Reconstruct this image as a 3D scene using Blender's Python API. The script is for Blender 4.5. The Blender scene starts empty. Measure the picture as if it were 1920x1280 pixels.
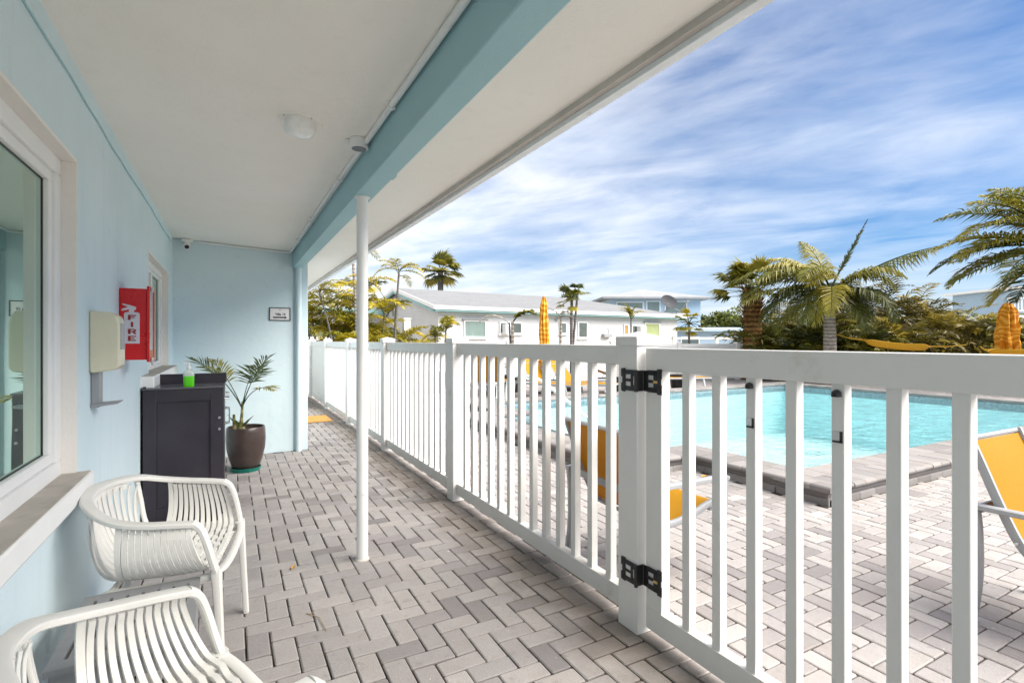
import bpy, bmesh, math, random
from mathutils import Vector, Matrix
R = math.radians
rnd = random.Random(7)
col = bpy.context.scene.collection
# ------------------------------------------------------------------ camera numbers (also used to turn measured pixels of the 1920 px photo into metres)
F, CX, HY, TH, CH = 972., 960., 638., math.atan(528/972.), 1.28
SN, CS = math.sin(TH), math.cos(TH)
def P(px, D, z=0.0):            # world point at depth D metres seen in column px, at height z
    L = (px-CX)/F*D
    return Vector((D*SN+L*CS, D*CS-L*SN, z))
def PZ(px, py, D):              # world point at depth D under pixel px,py
    v = P(px, D); v.z = CH-(py-HY)/F*D
    return v
# ------------------------------------------------------------------ helpers
def tag(o, label=None, cat=None, group=None, kind=None):
    if label: o['label'] = label
    if cat: o['category'] = cat
    if group: o['group'] = group
    if kind: o['kind'] = kind
    return o
def empty(name, loc=(0, 0, 0), rz=0):
    o = bpy.data.objects.new(name, None); col.objects.link(o)
    o.location = loc; o.rotation_euler = (0, 0, rz); o.empty_display_size = .1
    return o
def copy_tree(o, parent=None):
    c = o.copy(); col.objects.link(c); c.parent = parent
    for ch in [x for x in bpy.data.objects if x.parent == o]: copy_tree(ch, c)
    return c
class MB:
    def __init__(s): s.v = []; s.f = []; s.uv = []; s.m = []
    def add(s, vs, fs, uv=None, mi=0):
        b = len(s.v); s.v += [tuple(v) for v in vs]
        for f in fs:
            s.f.append(tuple(b+i for i in f)); s.uv.append(uv); s.m.append(mi)
        return s
    def box(s, x0, x1, y0, y1, z0, z1, uv=None, mi=0, M=None):
        vs = [Vector((x, y, z)) for z in (z0, z1) for y in (y0, y1) for x in (x0, x1)]
        if M: vs = [M @ v for v in vs]
        return s.add(vs, [(0, 2, 3, 1), (4, 5, 7, 6), (0, 1, 5, 4), (2, 6, 7, 3), (0, 4, 6, 2), (1, 3, 7, 5)], uv, mi)
    def quad(s, a, b, c, d, uv=None, mi=0): return s.add([a, b, c, d], [(0, 1, 2, 3)], uv, mi)
    def loft(s, rings, close=True, caps=True, uv=None, mi=0):
        n = len(rings[0]); vs = [p for r in rings for p in r]; fs = []
        for i in range(len(rings)-1):
            for j in range(n if close else n-1):
                k = (j+1) % n
                fs.append((i*n+j, i*n+k, (i+1)*n+k, (i+1)*n+j))
        if caps and close:
            fs.append(tuple(range(n-1, -1, -1))); fs.append(tuple((len(rings)-1)*n+j for j in range(n)))
        return s.add(vs, fs, uv, mi)
    def tube(s, pts, r, seg=8, up=(0, 0, 1), r2=None, mi=0, pw=None):
        """r: radius (or list) sideways, r2: radius (or list) along up; pw>0 squares the section"""
        pts = [Vector(p) for p in pts]; n = len(pts); rings = []
        rl = r if isinstance(r, (list, tuple)) else [r]*n
        r2l = rl if r2 is None else (r2 if isinstance(r2, (list, tuple)) else [r2]*n)
        pu = None
        for i, p in enumerate(pts):
            t = (pts[min(i+1, n-1)]-pts[max(i-1, 0)]).normalized()
            u = Vector(up) if pu is None else pu
            if abs(t.dot(u.normalized())) > .98: u = Vector((1, 0, 0)) if abs(t.x) < .9 else Vector((0, 1, 0))
            sd = t.cross(u).normalized(); uu = sd.cross(t).normalized()
            if pu is None and up != (0, 0, 1): pass
            pu = uu if n > 2 else None
            ring = []
            for k in range(seg):
                a = 2*math.pi*(k+.5)/seg; c, q = math.cos(a), math.sin(a)
                if pw: c = math.copysign(abs(c)**pw, c); q = math.copysign(abs(q)**pw, q)
                ring.append(p+sd*(c*rl[i])+uu*(q*r2l[i]))
            rings.append(ring)
        return s.loft(rings, mi=mi)
    def lathe(s, prof, seg=24, c=(0, 0, 0), mi=0, sq=None):
        rings = [[Vector((c[0]+r*math.cos(2*math.pi*k/seg), c[1]+r*math.sin(2*math.pi*k/seg), c[2]+z)) for k in range(seg)] for r, z in prof]
        return s.loft(rings, mi=mi)
    def prism(s, pts, axis, a, b, mi=0, uv=None):
        """pts: 2D outline, extruded along axis from a to b"""
        def m(p, q):
            return {'x': (q, p[0], p[1]), 'y': (p[0], q, p[1]), 'z': (p[0], p[1], q)}[axis]
        n = len(pts); vs = [m(p, a) for p in pts]+[m(p, b) for p in pts]
        fs = [tuple(range(n-1, -1, -1)), tuple(range(n, 2*n))]+[(i, (i+1) % n, n+(i+1) % n, n+i) for i in range(n)]
        return s.add(vs, fs, uv, mi)
    def build(s, name, mat, parent=None, smooth=False, bevel=0, seg=2, rec=True, ang=40):
        me = bpy.data.meshes.new(name); me.from_pydata(s.v, [], s.f)
        mats = mat if isinstance(mat, (list, tuple)) else [mat]
        for m in mats: me.materials.append(m)
        if len(mats) > 1: me.polygons.foreach_set('material_index', s.m)
        if any(u is not None for u in s.uv):
            l = me.uv_layers.new(name='UVMap'); d = []
            for p, u in zip(me.polygons, s.uv):
                if u is None: u = (0., 0.)
                if isinstance(u[0], (tuple, list)):
                    for q in u: d += [q[0], q[1]]
                else: d += [u[0], u[1]]*len(p.vertices)
            l.data.foreach_set('uv', d)
        if rec:
            bm = bmesh.new(); bm.from_mesh(me); bmesh.ops.recalc_face_normals(bm, faces=bm.faces); bm.to_mesh(me); bm.free()
        if smooth:
            me.polygons.foreach_set('use_smooth', [True]*len(me.polygons))
            try: me.set_sharp_from_angle(angle=R(ang))
            except Exception: pass
        me.update()
        o = bpy.data.objects.new(name, me); col.objects.link(o)
        if parent: o.parent = parent
        if bevel:
            b = o.modifiers.new('b', 'BEVEL'); b.width = bevel; b.segments = seg; b.limit_method = 'ANGLE'; b.angle_limit = R(35)
            b.harden_normals = False
            me.polygons.foreach_set('use_smooth', [True]*len(me.polygons))
            try: me.set_sharp_from_angle(angle=R(35))
            except Exception: pass
        return o
def bez(pts, n=24):
    """Catmull-Rom through pts"""
    pts = [Vector(p) for p in pts]; P_ = [pts[0]*2-pts[1]]+pts+[pts[-1]*2-pts[-2]]; out = []
    m = len(pts)-1
    for i in range(n+1):
        t = i/n*m; k = min(int(t), m-1); u = t-k
        a, b, c, d = P_[k:k+4]
        out.append(.5*((2*b)+(c-a)*u+(2*a-5*b+4*c-d)*u*u+(3*b-a-3*c+d)*u**3))
    return out
# ------------------------------------------------------------------ materials
class NT:
    def __init__(s, name):
        s.m = bpy.data.materials.new(name); s.m.use_nodes = True; s.t = s.m.node_tree; s.t.nodes.clear()
        s.out = s.n('ShaderNodeOutputMaterial')
    def n(s, ty, **k):
        nd = s.t.nodes.new(ty)
        for a, b in k.items():
            if a == 'i':
                for q, w in b.items(): nd.inputs[q].default_value = w
            else: setattr(nd, a, b)
        return nd
    def l(s, a, b): s.t.links.new(a, b)
    def tc(s, k='Object'): return s.n('ShaderNodeTexCoord').outputs[k]
    def noise(s, vec, sc, det=4, ro=.55, dist=0):
        nd = s.n('ShaderNodeTexNoise', i={'Scale': sc, 'Detail': det, 'Roughness': ro, 'Distortion': dist})
        if vec: s.l(vec, nd.inputs['Vector'])
        return nd.outputs['Fac']
    def mapv(s, vec, sc=(1, 1, 1), loc=(0, 0, 0), rot=(0, 0, 0)):
        m = s.n('ShaderNodeMapping', i={'Scale': sc, 'Location': loc, 'Rotation': rot}); s.l(vec, m.inputs['Vector']); return m.outputs[0]
    def ramp(s, fac, stops):
        r = s.n('ShaderNodeValToRGB'); e = r.color_ramp.elements
        while len(e) < len(stops): e.new(.5)
        for q, (p, c) in zip(e, stops):
            q.position = p; q.color = (c if len(c) == 4 else (*c, 1)) if isinstance(c, (tuple, list)) else (c, c, c, 1)
        s.l(fac, r.inputs[0]); return r.outputs[0]
    def mix(s, fac, a, b, mode='MIX'):
        m = s.n('ShaderNodeMix', data_type='RGBA', blend_type=mode)
        for v, k in ((fac, 0), (a, 6), (b, 7)):
            if hasattr(v, 'is_linked') or hasattr(v, 'node'): s.l(v, m.inputs[k])
            else: m.inputs[k].default_value = (v if k == 0 else (*v[:3], 1))
        return m.outputs[2]
    def math(s, op, a, b=0., c=0.):
        m = s.n('ShaderNodeMath', operation=op)
        for k, v in enumerate((a, b, c)):
            if hasattr(v, 'node'): s.l(v, m.inputs[k])
            else: m.inputs[k].default_value = v
        return m.outputs[0]
    def bump(s, h, st=.3, d=.01, nrm=None):
        b = s.n('ShaderNodeBump', i={'Strength': st, 'Distance': d}); s.l(h, b.inputs['Height'])
        if nrm: s.l(nrm, b.inputs['Normal'])
        return b.outputs[0]
    def pbr(s, colr, rough=.6, nrm=None, spec=.5, metal=0, **k):
        p = s.n('ShaderNodeBsdfPrincipled'); p.inputs['Metallic'].default_value = metal
        p.inputs['Specular IOR Level'].default_value = spec
        if hasattr(colr, 'node'): s.l(colr, p.inputs['Base Color'])
        else: p.inputs['Base Color'].default_value = (*colr, 1)
        if hasattr(rough, 'node'): s.l(rough, p.inputs['Roughness'])
        else: p.inputs['Roughness'].default_value = rough
        if nrm: s.l(nrm, p.inputs['Normal'])
        for a, b in k.items(): p.inputs[a].default_value = b
        return p.outputs[0]
    def end(s, sh): s.l(sh, s.out.inputs['Surface']); return s.m
def simple(name, c, rough=.5, var=.06, sc=6., bump=0, bs=60, metal=0, spec=.5, wear=None):
    t = NT(name); v = t.tc(); n = t.noise(v, sc)
    lo = tuple(x*(1-var) for x in c); hi = tuple(min(1, x*(1+var)) for x in c)
    cc = t.ramp(n, [(.3, lo), (.7, hi)])
    if wear:
        w = t.noise(v, wear[1], 6, .7); cc = t.mix(t.ramp(w, [(wear[2], 0.), (wear[2]+.12, 1.)]), cc, wear[0])
    rr = t.math('MULTIPLY_ADD', t.noise(v, sc*2.3), .25, rough-.125)
    nb = t.bump(t.noise(v, bs, 3), bump, .003) if bump else None
    return t.end(t.pbr(cc, rr, nb, spec, metal))
def stucco(name, c, c2, b=.35, dirt=(.3, .27, .22), dk=.25):
    t = NT(name); v = t.tc(); a = t.noise(v, 1.1, 5, .6); f = t.noise(v, 9, 4, .6)
    cc = t.ramp(a, [(.3, c), (.72, c2)])
    cc = t.mix(t.ramp(f, [(.62, 0.), (.85, dk)]), cc, dirt)
    streak = t.noise(t.mapv(v, (7, 7, .5)), 1.6, 4, .6)
    cc = t.mix(t.ramp(streak, [(.58, 0.), (.8, dk*.6)]), cc, dirt)
    h = t.math('ADD', t.noise(v, 130, 3, .6), t.math('MULTIPLY', t.noise(v, 14, 3), 2.0))
    return t.end(t.pbr(cc, .75, t.bump(h, b, .004), .3))
M = {}
M['wall'] = stucco('blue_stucco', (.57, .70, .75), (.65, .765, .81), dk=.22)
M['beam'] = stucco('blue_beam_paint', (.33, .52, .565), (.39, .58, .625), .25, dk=.08)
M['ceil'] = stucco('warm_white_plaster', (.88, .835, .77), (.92, .885, .83), .3, (.6, .48, .36), .18)
M['reveal'] = stucco('white_reveal_paint', (.76, .72, .68), (.82, .79, .76), .3, dk=.12)
M['sillstone'] = simple('sill_concrete', (.42, .38, .34), .75, .18, 9, .4, 80)
M['whitepaint'] = simple('white_paint', (.80, .80, .79), .5, .03, 5, .08, 50)
M['fascia'] = simple('fascia_paint', (.78, .79, .80), .55, .06, 4, .1, 40, wear=((.5, .46, .4), 7, .66))
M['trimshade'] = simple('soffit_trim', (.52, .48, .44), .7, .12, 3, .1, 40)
M['pole'] = simple('painted_pole', (.77, .77, .76), .45, .06, 4, .12, 30, wear=((.48, .44, .40), 5, .63))
M['vinyl'] = simple('white_vinyl', (.69, .68, .665), .38, .03, 3, .05, 20, wear=((.56, .53, .48), 3.5, .62))
M['plastic'] = simple('white_resin', (.68, .67, .64), .42, .03, 8, .10, 220, wear=((.62, .58, .5), 9, .72))
M['tablegrey'] = simple('grey_resin', (.235, .24, .25), .5, .08, 12, .15, 150)
M['cab'] = simple('dark_stained_wood', (.024, .020, .029), .42, .35, 3, .1, 60)
M['cabtop'] = simple('dark_wood_top', (.10, .095, .11), .22, .2, 4)
M['black'] = simple('black_iron', (.012, .012, .013), .45, .2, 30)
M['steel'] = simple('brushed_steel', (.55, .55, .56), .3, .08, 12, metal=1)
M['alu'] = simple('grey_aluminium', (.30, .31, .325), .45, .06, 8, metal=.2)
M['whitemetal'] = simple('white_coated_metal', (.62, .62, .62), .35, .05, 8)
M['cream'] = simple('cream_plastic', (.66, .62, .47), .35, .05, 6)
M['redm'] = simple('red_enamel', (.62, .006, .012), .3, .08, 5)
M['decal'] = simple('silver_decal', (.62, .60, .66), .4, .03, 8)
M['decalred'] = simple('dark_red_letter', (.30, .012, .012), .5, .03, 8)
M['ink'] = simple('dark_ink', (.02, .025, .03), .6, .05, 8)
M['signw'] = simple('sign_face', (.70, .69, .70), .4, .03, 8)
M['pot'] = None
def glass(name, tint, g=.45):
    t = NT(name); v = t.tc(); n = t.noise(v, 1.4, 2)
    fr = t.n('ShaderNodeFresnel', i={'IOR': 1.5})
    d = t.pbr(t.ramp(n, [(.3, tint), (.7, tuple(x*1.25 for x in tint))]), .25, None, .2)
    gl = t.n('ShaderNodeBsdfGlossy', i={'Roughness': .015, 'Color': (.62, .78, .70, 1)})
    t.l(t.bump(n, .05, .02), gl.inputs['Normal'])
    m = t.n('ShaderNodeMixShader'); t.l(t.math('MULTIPLY_ADD', fr.outputs[0], .9, g), m.inputs[0]); t.l(d, m.inputs[1]); t.l(gl.outputs[0], m.inputs[2])
    return t.end(m.outputs[0])
M['glass'] = glass('green_tinted_glass', (.09, .14, .12), .52)
M['glassdark'] = glass('far_window_glass', (.10, .12, .12), .12)
M['glassteal'] = glass('far_window_teal', (.20, .27, .26), .15)
# pavers: each brick has its own random u
def paver_mat():
    t = NT('concrete_pavers'); uv = t.n('ShaderNodeUVMap').outputs[0]
    sp = t.n('ShaderNodeSeparateXYZ'); t.l(uv, sp.inputs[0]); v = t.tc()
    base = t.ramp(sp.outputs[0], [(0, (.175, .166, .174)), (.18, (.262, .248, .254)), (.5, (.315, .300, .300)), (.8, (.375, .358, .352)), (1., (.285, .274, .280))])
    base = t.mix(t.ramp(sp.outputs[1], [(.6, 0.), (1., .22)]), base, (.33, .30, .275))
    mo = t.noise(v, 7, 5, .65); base = t.mix(t.ramp(mo, [(.3, .34), (.7, 0.)]), base, (.24, .21, .19))
    big = t.noise(v, .55, 4, .6); base = t.mix(t.ramp(big, [(.45, 0.), (.75, .30)]), base, (.36, .335, .315))
    gr = t.noise(v, 160, 3, .7); base = t.mix(t.ramp(gr, [(.35, .28), (.55, 0.)]), base, (.17, .15, .14))
    st = t.noise(v, 2.2, 6, .7, .6); base = t.mix(t.ramp(st, [(.60, 0.), (.72, .35)]), base, (.22, .18, .14))
    sp2 = t.noise(v, 34, 2, .5); base = t.mix(t.ramp(sp2, [(.74, 0.), (.78, .55)]), base, (.78, .76, .72))
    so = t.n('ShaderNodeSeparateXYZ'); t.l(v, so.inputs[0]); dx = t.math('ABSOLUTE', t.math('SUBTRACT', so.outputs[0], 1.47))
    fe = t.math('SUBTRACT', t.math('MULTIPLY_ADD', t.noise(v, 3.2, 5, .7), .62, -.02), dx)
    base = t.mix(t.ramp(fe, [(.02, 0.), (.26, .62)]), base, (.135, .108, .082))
    ed = t.noise(v, 23, 4, .6, .4); base = t.mix(t.ramp(ed, [(.25, .45), (.42, 0.)]), base, (.15, .135, .13))
    h = t.math('ADD', gr, t.math('MULTIPLY', mo, 3.5))
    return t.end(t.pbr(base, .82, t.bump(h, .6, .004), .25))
M['paver'] = paver_mat()
def joint_mat():
    t = NT('joint_sand'); v = t.tc(); n = t.noise(v, 90, 4, .7); b = t.noise(v, 1.2, 4)
    c = t.ramp(n, [(.3, (.014, .011, .009)), (.7, (.07, .055, .042))]); c = t.mix(t.ramp(b, [(.45, 0.), (.65, .5)]), c, (.12, .108, .096)); c = t.mix(t.ramp(t.noise(v, 6, 4), [(.54, 0.), (.66, .6)]), c, (.17, .16, .145))
    return t.end(t.pbr(c, .95, t.bump(n, .6, .006), .1))
M['joint'] = joint_mat()
def coping_mat():
    t = NT('coping_stone'); uv = t.n('ShaderNodeUVMap').outputs[0]
    sp = t.n('ShaderNodeSeparateXYZ'); t.l(uv, sp.inputs[0]); v = t.tc()
    base = t.ramp(sp.outputs[0], [(0, (.155, .148, .15)), (.4, (.205, .197, .198)), (1., (.26, .248, .246))])
    mo = t.noise(v, 9, 5, .65); base = t.mix(t.ramp(mo, [(.3, .4), (.65, 0.)]), base, (.21, .17, .14))
    gr = t.noise(v, 120, 3, .7)
    return t.end(t.pbr(base, .8, t.bump(t.math('ADD', gr, mo), .5, .005), .3))
M['coping'] = coping_mat()
M['poolplaster'] = simple('aqua_plaster', (.62, .86, .88), .6, .06, 1.5)
M['tanledge'] = simple('pale_plaster', (.75, .9, .9), .6, .04, 1.5)
def water_mat():
    t = NT('pool_water_surface'); v = t.tc()
    h = t.math('ADD', t.noise(t.mapv(v, (1.6, 2.6, 1)), 2.2, 4, .6, .8), t.math('MULTIPLY', t.noise(v, 9, 3), .35))
    nb = t.bump(h, 1.0, .09)
    tr = t.n('ShaderNodeBsdfTransparent', i={'Color': (.90, .97, .98, 1)})
    gl = t.n('ShaderNodeBsdfGlossy', i={'Roughness': .03, 'Color': (1, 1, 1, 1)}); t.l(nb, gl.inputs['Normal'])
    fr = t.n('ShaderNodeFresnel', i={'IOR': 1.33}); t.l(nb, fr.inputs['Normal'])
    m = t.n('ShaderNodeMixShader'); t.l(fr.outputs[0], m.inputs[0]); t.l(tr.outputs[0], m.inputs[1]); t.l(gl.outputs[0], m.inputs[2])
    return t.end(m.outputs[0])
M['water'] = water_mat()
def leaf_mat(name, a, b, c, sc=1.5, tr=.35):
    """a..c: colours that change from leaf clump to leaf clump (random u per frond, v along it)"""
    t = NT(name); uv = t.n('ShaderNodeUVMap').outputs[0]; sp = t.n('ShaderNodeSeparateXYZ'); t.l(uv, sp.inputs[0])
    n = t.noise(t.tc(), sc*6, 3); f = t.math('ADD', t.math('MULTIPLY', sp.outputs[0], .8), t.math('MULTIPLY_ADD', n, .5, -.15))
    cc = t.ramp(f, [(.1, a), (.5, b), (.9, c)])
    p = t.pbr(cc, .45, None, .4); tl = t.n('ShaderNodeBsdfTranslucent'); t.l(cc, tl.inputs[0])
    m = t.n('ShaderNodeMixShader', i={0: tr}); t.l(p, m.inputs[1]); t.l(tl.outputs[0], m.inputs[2])
    return t.end(m.outputs[0])
M['leafgreen'] = leaf_mat('palm_leaf_green', (.030, .046, .008), (.125, .132, .018), (.32, .27, .035))
M['leafyellow'] = leaf_mat('areca_leaf_yellow', (.06, .075, .008), (.28, .24, .010), (.52, .40, .02))
M['leafolive'] = leaf_mat('dark_olive_leaf', (.028, .027, .006), (.125, .105, .014), (.29, .215, .028))
M['leafgrey'] = leaf_mat('dry_grey_leaf', (.20, .18, .15), (.32, .29, .25), (.42, .39, .34))
M['leafpot'] = leaf_mat('potted_palm_leaf', (.03, .055, .018), (.11, .15, .04), (.33, .29, .07))
M['leaftree'] = leaf_mat('tree_leaf', (.03, .05, .01), (.08, .11, .02), (.17, .19, .03))
def bark(name, a, b, ring=14):
    t = NT(name); v = t.tc(); w = t.n('ShaderNodeTexWave', bands_direction='Z', i={'Scale': ring, 'Distortion': 3., 'Detail': 3.}); t.l(v, w.inputs[0])
    n = t.noise(v, 14, 4); f = t.math('ADD', t.math('MULTIPLY', w.outputs['Fac'], .4), t.math('MULTIPLY', n, .6))
    return t.end(t.pbr(t.ramp(f, [(.25, a), (.75, b)]), .9, t.bump(f, .8, .02), .2))
M['barkgrey'] = bark('grey_palm_bark', (.17, .14, .12), (.42, .37, .32), 3)
M['barkbrown'] = bark('brown_boot_bark', (.07, .035, .012), (.27, .15, .05), 2)
M['cane'] = bark('green_cane', (.09, .09, .035), (.30, .27, .13), 4)
M['caneold'] = bark('dark_slim_bark', (.05, .045, .045), (.19, .175, .17), 5)
M['husk'] = simple('dry_husk', (.36, .28, .20), .9, .35, 9, .5, 60)
def sling(name, c, tr=.35, sc=220):
    t = NT(name); v = t.tc(); w = t.noise(v, sc, 2); cc = t.ramp(w, [(.35, tuple(x*.8 for x in c)), (.65, c)])
    p = t.pbr(cc, .6, t.bump(w, .25, .002), .25); tl = t.n('ShaderNodeBsdfTranslucent'); t.l(cc, tl.inputs[0])
    m = t.n('ShaderNodeMixShader', i={0: tr}); t.l(p, m.inputs[1]); t.l(tl.outputs[0], m.inputs[2]); return t.end(m.outputs[0])
M['sling'] = sling('yellow_sling', (.50, .255, .006))
M['slingorange'] = sling('orange_sling', (.80, .33, .004), .4)
M['canvas'] = sling('golden_canvas', (.80, .50, .05), .3, 90)
def umb_mat():
    t = NT('orange_umbrella_cloth'); v = t.tc(); w = t.n('ShaderNodeTexWave', bands_direction='Z', i={'Scale': 2.2, 'Distortion': 14., 'Detail': 4.}); t.l(v, w.inputs[0])
    return t.end(t.pbr(t.ramp(w.outputs['Fac'], [(.15, (.52, .19, .010)), (.55, (.62, .27, .018)), (.9, (.70, .38, .06))]), .7, None, .2))
M['umb'] = umb_mat()
M['shingle'] = None
def shingle():
    t = NT('grey_shingles'); v = t.tc(); b = t.n('ShaderNodeTexBrick', i={'Scale': 1., 'Brick Width': .9, 'Row Height': .16, 'Mortar Size': .012, 'Color1': (.165, .172, .185, 1), 'Color2': (.205, .21, .222, 1), 'Mortar': (.15, .152, .16, 1)})
    t.l(v, b.inputs[0]); n = t.noise(v, 5, 4, .6)
    return t.end(t.pbr(t.mix(.35, b.outputs[0], t.ramp(n, [(.3, (.15, .155, .165)), (.7, (.24, .245, .255))])), .9, t.bump(n, .3, .02), .2))
M['shingle'] = shingle()
def siding(name, c):
    t = NT(name); v = t.tc(); w = t.n('ShaderNodeTexWave', wave_profile='SAW', bands_direction='Z', i={'Scale': .75, 'Distortion': 0.}); t.l(v, w.inputs[0])
    n = t.noise(v, 1.5, 4); cc = t.ramp(n, [(.3, tuple(x*.94 for x in c)), (.7, c)])
    return t.end(t.pbr(cc, .6, t.bump(w.outputs['Fac'], .5, .02), .3))
M['housewhite'] = siding('white_siding', (.60, .60, .61))
M['houseblue'] = siding('pale_blue_siding', (.36, .48, .60))
M['tealtrim'] = simple('teal_trim', (.25, .43, .44), .5, .08, 3)
M['blueroof'] = simple('pale_blue_roof', (.33, .43, .50), .6, .06, 1)
M['greyroof'] = simple('far_grey_roof', (.24, .25, .265), .85, .1, 1)
M['potdark'] = simple('dark_planter', (.028, .026, .027), .35, .2, 5)
M['curtain'] = simple('window_blind', (.30, .36, .16), .7, .1, 3)
M['acwhite'] = simple('ac_unit_plastic', (.72, .73, .74), .5, .05, 5)
# ================================================================== MOTEL (the building whose covered walk we stand in)
WX = -.53                                   # wall face
def cz(x): return 2.355-.045*(x+.53)        # ceiling height (falls slightly outward)
motel = empty('motel_building', (WX, 6.48, 0))
tag(motel, 'pale blue stucco motel with a covered walk, filling the left side and overhead', 'building')
def mp(mb, name, mat, **k):                 # build a motel part (world coordinates kept)
    o = mb.build(name, mat, motel, **k); o.matrix_parent_inverse = Matrix.Translation((-WX, -6.48, 0)); return o
W1 = (.2, 2.60, .7585, 1.985)                  # big window opening y0,y1,z0,z1
W2 = (4.62, 6.02, 1.01, 1.94)
# wall as strips around the openings, 0.25 thick
mb = MB(); T = WX-.25
def wallbox(y0, y1, z0, z1): mb.box(T, WX, y0, y1, z0, z1)
wallbox(-3.2, W1[0], 0, 2.36); wallbox(W1[0], W1[1], 0, W1[2]); wallbox(W1[0], W1[1], W1[3], 2.36)
wallbox(W1[1], W2[0], 0, 2.36); wallbox(W2[0], W2[1], 0, W2[2]); wallbox(W2[0], W2[1], W2[3], 2.36); wallbox(W2[1], 6.48, 0, 2.36)
mp(mb, 'wall', M['wall'])
mb = MB(); mb.box(T, .64, 6.48, 6.63, 0, 2.35); mb.box(.64, .80, 6.50, 6.64, 0, 2.31); mb.box(.64, .80, 6.64, 13.5, 0, 2.30)
mp(mb, 'end_wall', M['wall'], bevel=.006)
mb = MB(); mb.tube([(.695, 6.455, 0), (.695, 6.455, 2.118)], .032, 16); mp(mb, 'downpipe', M['wall'], smooth=True)
# raised band where wall meets ceiling (crack line of old conduit)
mb = MB()
pts = [(WX+.004, y, 2.262+.006*math.sin(y*3.1)+.004*math.sin(y*11)+(.018 if y > 3 else 0)*((y-3)/3.4)) for y in [i*.25-2 for i in range(34)]]
mb.tube(pts, .0035, 6); mp(mb, 'wall_cable', M['beam'], smooth=True)
# window reveals, sills, frames, panes
def window(w, depth, fr, sash):
    y0, y1, z0, z1 = w; xg = WX-depth
    mb = MB()
    e = .012                                # reveal lining, proud of the wall cut
    mb.box(xg-.02, WX+.002, y1-e, y1+.0, z0, z1-e); mb.box(xg-.02, WX+.002, y0, y0+e, z0, z1-e); mb.box(xg-.02, WX+.002, y0, y1, z1-e, z1)
    win = mp(mb, 'window', M['reveal'])
    def sub(m, n, mat, **k):
        o = m.build(n, mat, win, **k); o.matrix_parent_inverse = win.matrix_world.inverted() if False else Matrix.Identity(4); return o
    y0, y1, z1 = y0+e, y1-e, z1-e
    mb = MB(); f = fr
    mb.box(xg-.03, xg+.02, y0, y1, z0, z0+f); mb.box(xg-.03, xg+.02, y0, y1, z1-f, z1)
    mb.box(xg-.03, xg+.02, y0, y0+f, z0+f, z1-f); mb.box(xg-.03, xg+.02, y1-f, y1, z0+f, z1-f)
    g = f*.62
    mb.box(xg-.028, xg+.008, y0+f, y1-f, z0+f, z0+f+g); mb.box(xg-.028, xg+.008, y0+f, y1-f, z1-f-g, z1-f)
    mb.box(xg-.028, xg+.008, y1-f-g, y1-f, z0+f+g, z1-f-g); mb.box(xg-.028, xg+.008, y0+f, y0+f+g, z0+f+g, z1-f-g)
    if sash:
        ym = sash; mb.box(xg-.028, xg+.012, ym-.03, ym+.03, z0+f+g, z1-f-g)
    sub(mb, 'frame', M['whitepaint'], bevel=.004)
    mb = MB(); mb.box(xg-.02, xg-.012, y0+f, y1-f, z0+f, z1-f); sub(mb, 'pane', M['glass'])
    mb = MB(); h = f+g-.002
    mb.box(xg-.013, xg-.009, y1-h-.006, y1-h, z0+h, z1-h); mb.box(xg-.013, xg-.009, y0+h, y1-h, z0+h, z0+h+.006)
    mb.box(xg-.013, xg-.009, y0+h, y1-h, z1-h-.006, z1-h); sub(mb, 'gasket', M['black'])
    return win, sub
win, sub = window(W1, .064, .062, None)
mb = MB(); mb.box(WX-.06, WX+.048, -.1, 2.64, .683, .762); s1 = sub(mb, 'sill', M['whitepaint'], bevel=.008)
mb = MB(); mb.box(WX-.085, WX+.044, -.1, W1[1], .7625, .766); mb.build('sill_top', M['sillstone'], win)
win2, sub2 = window(W2, .07, .05, 5.35)
mb = MB(); mb.box(WX-.1, WX+.075, 4.25, 6.06, .955, 1.035); sub2(mb, 'sill', M['whitepaint'], bevel=.008)
mb = MB(); mb.box(WX-.05, WX+.07, 4.26, 6.05, 1.0355, 1.039); mb.build('sill_top', M['sillstone'], win2)
# dark room behind the panes
mb = MB(); mb.box(-1.4, -1.35, -3.2, 6.6, 0, 2.35); mb.build('room_wall', M['wall'], motel).matrix_parent_inverse = Matrix.Translation((-WX, -6.48, 0))
# ceiling / soffit slabs, beam, fascia, roof
def slab(name, x0, x1, y0, y1, mat, t=.12):
    mb = MB(); mb.prism([(x0, cz(x0)), (x1, cz(x1)), (x1, cz(x1)+t), (x0, cz(x0)+t)], 'y', y0, y1); return mp(mb, name, mat)
slab('ceiling', -.78, .66, -3.2, 6.62, M['ceil'])
slab('soffit', .66, 1.262, -3.2, 13.5, M['ceil'])
mb = MB(); mb.box(.632, .741, -3.2, 6.50, 2.117, 2.36)
# little spalls on the outer lower edge of the beam
mp(mb, 'beam', M['beam'], bevel=.006)
mb = MB(); mb.box(.741, .751, 2.62, 2.69, 2.1195, 2.140); mp(mb, 'beam_chip', M['beam'], bevel=.002)
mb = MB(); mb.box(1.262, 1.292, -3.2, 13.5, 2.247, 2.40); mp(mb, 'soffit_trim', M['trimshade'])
mb = MB(); mb.box(1.292, 1.335, -3.2, 13.5, 2.226, 2.46); mb.box(1.335, 1.352, -3.2, 13.5, 2.262, 2.47); mp(mb, 'fascia', M['fascia'], bevel=.003)
mb = MB(); mb.prism([(-.8, 2.5), (1.37, 2.462), (1.37, 2.474), (-4.5, 3.35), (-4.5, 3.3)], 'y', -3.2, 13.5); mp(mb, 'roof', M['shingle'])
mb = MB(); mb.tube([(.679, 3.087, 0), (.679, 3.087, 2.113)], .033, 24); mb.lathe([(.0, 0), (.044, 0), (.044, .005), (.0, .005)], 20, (.679, 3.087, 2.112))
mp(mb, 'column', M['pole'], smooth=True)
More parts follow.
